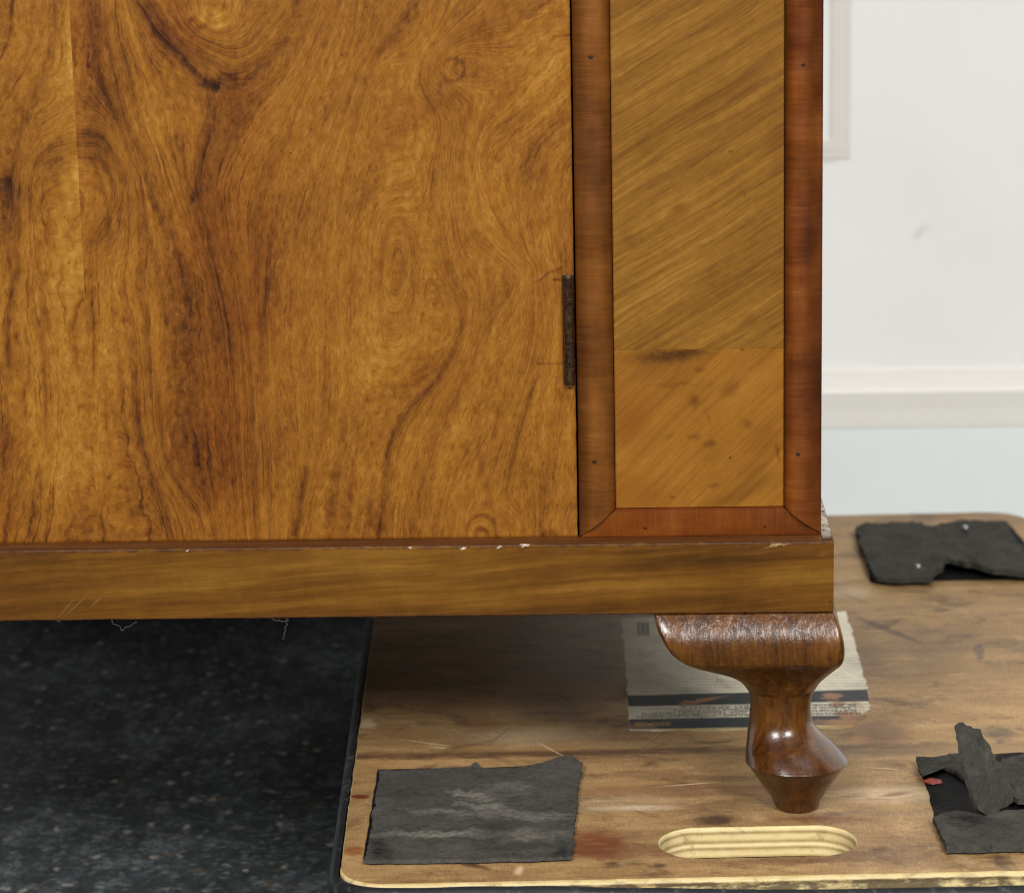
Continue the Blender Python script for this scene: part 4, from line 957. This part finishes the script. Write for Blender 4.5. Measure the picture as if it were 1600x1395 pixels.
def screw(px, py, z, parent):
    q = P(px, py, 2, z)
    lathe('screw', q[0], q[1], [(.0016, z-.006), (.0018, z-.001), (.0027, z), (.0028, z+.0008), (.0018, z+.0026), (.0006, z+.0022)], SCREW, parent, 16)
SCREW = mat_plain('bright_steel', lin(150, 150, 148), .45, .5, 0, .95, .2, 800)
screw(1434, 887, .0075, padB2); screw(1508, 826, .0085, padB2)
# front right pad, torn
padC = slab('adhesive_patch', ragged([(1432, 1186), (1530, 1180), (1660, 1174), (1700, 1316), (1478, 1323), (1462, 1290), (1450, 1238)], 0, .006, .0007, 3.), .0003, .0008, GLUE, dolly, rings=6, und=.0008)
pc = ragged([(1459, 1277), (1475, 1268), (1500, 1265), (1535, 1270), (1580, 1264), (1690, 1258), (1708, 1318), (1620, 1319), (1540, 1322), (1480, 1323), (1470, 1302)], .005, .002, .0013, 6.)
padC2 = slab('rubber_pad', pc, .0013, .0038, FELT2, dolly, und=.001)
padC2['label'] = 'torn dark grey pad with a piece standing up at the right'
pt = ragged([(1430, 1185), (1460, 1186), (1485, 1181), (1508, 1177), (1560, 1182), (1530, 1215), (1512, 1222), (1490, 1207), (1465, 1195), (1448, 1208), (1440, 1215)], .004, .002, .0012, 8.)
slab('pad_scrap', pt, .0013, .0022, mat_felt('thin_scrap_felt', 6.0, lin(30, 28, 27), lin(80, 77, 70)), padC2, lambda x, y: .002)
pt2 = ragged([(1566, 1183), (1580, 1180), (1600, 1178), (1690, 1174), (1705, 1245), (1620, 1250), (1593, 1247), (1570, 1232), (1562, 1205)], .009, .002, .0016, 10.)
slab('pad_scrap', pt2, .0055, .0036, FELT2, padC2, und=.0022)
N = NT('red_tape'); n = N.noise(N.obj(), 300, 3)
REDT = N.out(N.mix(N.rng(n, .4, .65), lin(150, 62, 48), lin(110, 38, 32)), .6)
slab('red_scrap', ragged([(1438, 1214), (1447, 1217), (1470, 1221), (1474, 1226), (1458, 1229), (1443, 1225)], 0, .002, .0006, 12.), .0014, .0006, REDT, padC2, rings=3, und=.0003)
A, B = P(1540, 1272, 2, .006), P(1594, 1246, 2, .006)
upv = np.array([-.12, .22, 1.0]); nrm = np.cross(B-A, upv); nrm /= np.linalg.norm(nrm)
if nrm[1] > 0: nrm = -nrm
fp = [(1502, 1131), (1505, 1128), (1511, 1129), (1521, 1136), (1533, 1140), (1537, 1147), (1540, 1153), (1547, 1164), (1551, 1174), (1557, 1177), (1557, 1186), (1564, 1191), (1572, 1206), (1580, 1225), (1594, 1246), (1570, 1262), (1552, 1271), (1540, 1273), (1530, 1264), (1522, 1248), (1515, 1222), (1508, 1196), (1505, 1178), (1503, 1152)]
fw = [Pn(a, b, A, nrm) for a, b in fp]; fd = []
for a, b in zip(fw, fw[1:]+fw[:1]):
    m = max(1, int(np.linalg.norm(b-a)/.0016))
    for k in range(m):
        q = a+(b-a)*k/m; j = .0011
        fd.append(q+j*np.array([mnoise.noise(Vector(q*260)), 0, mnoise.noise(Vector(q*260+7))]))
cf = sum(fd)/len(fd); n = len(fd); V, F = [], []; RG = 8
for side in (0, 1):
    for r in range(RG):
        for q in fd:
            p = cf+(q-cf)*(1-r/RG); p = p-nrm*(.0024*side)+nrm*(.0008*mnoise.noise(Vector(p*70))-.012*((p[2]-.02)/.05)**2*.25)
            V.append(p)
    V.append(cf-nrm*(.0024*side))
m = RG*n+1
for side in (0, 1):
    b = side*m
    for r in range(RG-1):
        for i in range(n): F.append((b+r*n+i, b+r*n+(i+1) % n, b+(r+1)*n+(i+1) % n, b+(r+1)*n+i))
    for i in range(n): F.append((b+(RG-1)*n+i, b+(RG-1)*n+(i+1) % n, b+RG*n))
for i in range(n): F.append((i, (i+1) % n, m+(i+1) % n, m+i))
fo = mesh_obj('torn_flap', V, F, mat_felt('flap_felt', 8.0, lin(64, 61, 57), lin(90, 87, 80)), padC2, True)
fo['label'] = 'torn grey flap of pad standing upright'

# --- printed label, upside down to the viewer
def quad(name, px, z, mat, parent, rag=.0006, th=.0002, rings=3, seed=0.0):
    return slab(name, ragged(px, 0, .003, rag, seed), z, th, mat, parent, rings=rings, und=.0)
def mat_paper(name, col, lines=False, scr=.5, coltear=lin(150, 112, 80)):
    N = NT(name); o = N.mapv(N.obj(), loc=(dolly.location[0], dolly.location[1], 0)); x, y, z = N.sep(o)
    n = N.noise(o, 45, 4, .65); f = N.noise(o, 500, 3)
    c = N.mix(N.rng(n, .35, .7), col, tuple(a*.78 for a in col[:3]))
    c = N.mix(N.rng(f, .5, .75, 0, .25), c, tuple(a*.7 for a in col[:3]))
    if lines:                                                # rows of small print, too small to read
        s = N.math('FRACT', N.math('MULTIPLY', y, 1/.0060)); row = N.math('FLOOR', N.math('MULTIPLY', y, 1/.0060))
        wd = N.noise(N.comb(N.math('MULTIPLY', x, 900), N.math('MULTIPLY', row, 7.3), 0), 1, 2, .7); bl = N.noise(N.comb(N.math('MULTIPLY', x, 30), N.math('MULTIPLY', row, 3.1), 5), 1, 1)
        m = N.math('MULTIPLY', N.math('MULTIPLY', N.math('LESS_THAN', s, .42), N.rng(wd, .36, .46)), N.rng(bl, .30, .36))
        q0, q1 = P(1000, 1078, 2, 0), P(1340, 1000, 2, 0)
        lim = N.math('MULTIPLY', N.math('MULTIPLY', N.math('GREATER_THAN', x, q0[0]), N.math('LESS_THAN', x, q1[0])), N.math('LESS_THAN', y, P(1000, 1018, 2, 0)[1]))
        c = N.mix(N.math('MULTIPLY', N.math('MULTIPLY', m, lim), N.rng(n, .35, .65, .15, .55)), c, lin(62, 58, 54))
        w2 = N.vadd(o, N.mapv(f, (.004, .004, 0)))
        for px, py, sx, sy in ((1130, 1062, .0035, .006), (1140, 1072, .003, .003)):
            q = P(px, py, 2, 0); c = N.mix(N.math('MULTIPLY', N.blob(w2, q[:2], (sx, sy), .3, .8), .5), c, lin(120, 92, 72))
    w = N.vadd(o, N.mapv(N.noise(o, 90, 4, .7, color=True), (.022, .022, 0), (-.011, -.011, 0)))
    for px, py, sx, sy, rot, a in ((1093, 1094, .020, .004, .45, .9), (1072, 1101, .008, .005, .5, .7), (1300, 1088, .006, .008, .3, .9), (1312, 1100, .006, .007, 0, .85), (1325, 1117, .008, .012, 0, .9), (1340, 1102, .005, .012, 0, .5), (1325, 1130, .014, .010, 0, .9), (1290, 1128, .016, .006, 0, .55), (1003, 1135, .008, .008, 0, .6), (1350, 1118, .006, .012, 0, .6)):
        q = P(px, py, 2, 0); c = N.mix(N.math('MULTIPLY', N.blob(w, q[:2], (sx, sy), rot, .5), a*min(1, scr*2)), c, coltear)
    for px, py, L, rot in ((1052, 1125, .03, 1.2), (1120, 1050, .05, 1.52), (1070, 1112, .02, 1.0)):
        q = P(px, py, 2, 0); c = N.mix(N.math('MULTIPLY', N.blob(o, q[:2], (L, .0006), rot, .9), .4), c, lin(120, 100, 80))
    return N.out(c, .55, N.bump(n, .15, .0005), 0, 0, 0, .3)
lab = quad('paper_label', [(972, 966), (1321, 955), (1335, 1000), (1347, 1045), (1357, 1086), (1358, 1108), (1345, 1118), (1338, 1130), (1331, 1137), (1200, 1139), (1100, 1142), (1060, 1141), (1030, 1143), (984, 1141)], .00006, mat_paper('label_paper', lin(216, 207, 184), True), dolly, .0012, .00014, 4)
lab['label'] = 'scuffed white label with black printed bands'
INK = mat_paper('black_print', lin(52, 56, 58), False); TXT = mat_plain('text_print', lin(44, 44, 44), .6, .2); GOLDT = mat_plain('gold_print', lin(170, 138, 70), .5, .3); WHT = mat_plain('white_print', lin(190, 190, 184), .5, .3)
YEL = mat_paper('yellow_print', lin(176, 152, 90), False, .3)
quad('printed_band', [(980, 1087), (1160, 1082.5), (1355, 1077.5), (1358, 1095), (1160, 1100.5), (982, 1103)], .00028, INK, lab, .0002, .00004)
quad('printed_band', [(983, 1124), (1160, 1121), (1357, 1117), (1350, 1121), (1340, 1131), (1200, 1135), (1060, 1138), (985, 1139)], .00028, INK, lab, .0004, .00004)
quad('printed_band', [(1010, 1139.5), (1100, 1138), (1332, 1133), (1331, 1136.8), (1200, 1138.6), (1060, 1140.6)], .00028, YEL, lab, .0003, .00004)
def text(body, px0, px1, z, mat, hpx=None, bold=0.0):
    """flat print read from behind the dolly: runs from px0 (right) to px1 (left)"""
    cu = bpy.data.curves.new('print', 'FONT'); cu.body = body; cu.size = 1.0; cu.align_x = 'LEFT'; cu.offset = bold
    tmp = bpy.data.objects.new('print', cu); COL.objects.link(tmp)
    dg = bpy.context.evaluated_depsgraph_get(); me = bpy.data.meshes.new_from_object(tmp.evaluated_get(dg))
    co = np.array([v.co for v in me.vertices]); fs = [list(p.vertices) for p in me.polygons]
    bpy.data.objects.remove(tmp)
    a, b = P(*px0, 2, z), P(*px1, 2, z); d = b-a; L = np.linalg.norm(d); e = d/L; upd = np.array([e[1], -e[0], 0]); upd = upd if upd[1] < 0 else -upd
    w = co[:, 0].max()-co[:, 0].min(); hc_ = .72
    h = L/w if hpx is None else hpx/hc_
    V = a+np.outer((co[:, 0]-co[:, 0].min())/w*L, e)+np.outer(co[:, 1]*h, upd)
    V[:, 2] = z
    fs = [f[::-1] for f in fs] if False else fs
    return mesh_obj('lettering', V, fs, mat, lab)
for k, (xx, ww) in enumerate(((996, 2.2), (1000.5, 1.2), (1003.5, 2.6), (1008, 1.4), (1011, 2.4))):
    quad('printed_bar', [(xx, 973), (xx+ww, 973), (xx+ww+.6, 992), (xx+.6, 992)], .00028, INK, lab, .0, .00004, 2)
H = .0040
text('PLATFORM TROLLEY \u00b7 PLATEAU ROULANT \u00b7 W\u00d3ZEK PLATFORMOWY', (1344, 1112.0), (993, 1118.0), .0004, TXT, H, .0)
text('PLATTFORM \u00b7 \u041f\u041b\u0410\u0422\u0424\u041e\u0420\u041c\u0410 \u0414\u041b\u042f \u0422\u0420\u0410\u041d\u0421\u041f\u041e\u0420\u0422\u0418\u0420\u041e\u0412\u041a\u0418', (1338, 1107.4), (1003, 1113.6), .0004, TXT, H, .0)
text('C\u0102RUCIOR PLATFORM\u0102 \u00b7 PLATAFORMA CON RUEDAS', (1338, 1103.0), (1052, 1108.4), .0004, TXT, H, .0)
text('PLATFORMA \u00b7 PLATFORM ARABALI', (1336, 1098.6), (1078, 1103.4), .0004, TXT, H, .0)
text('200KG', (1048, 1127.6), (993, 1129.0), .00045, GOLDT, .0068, .012)
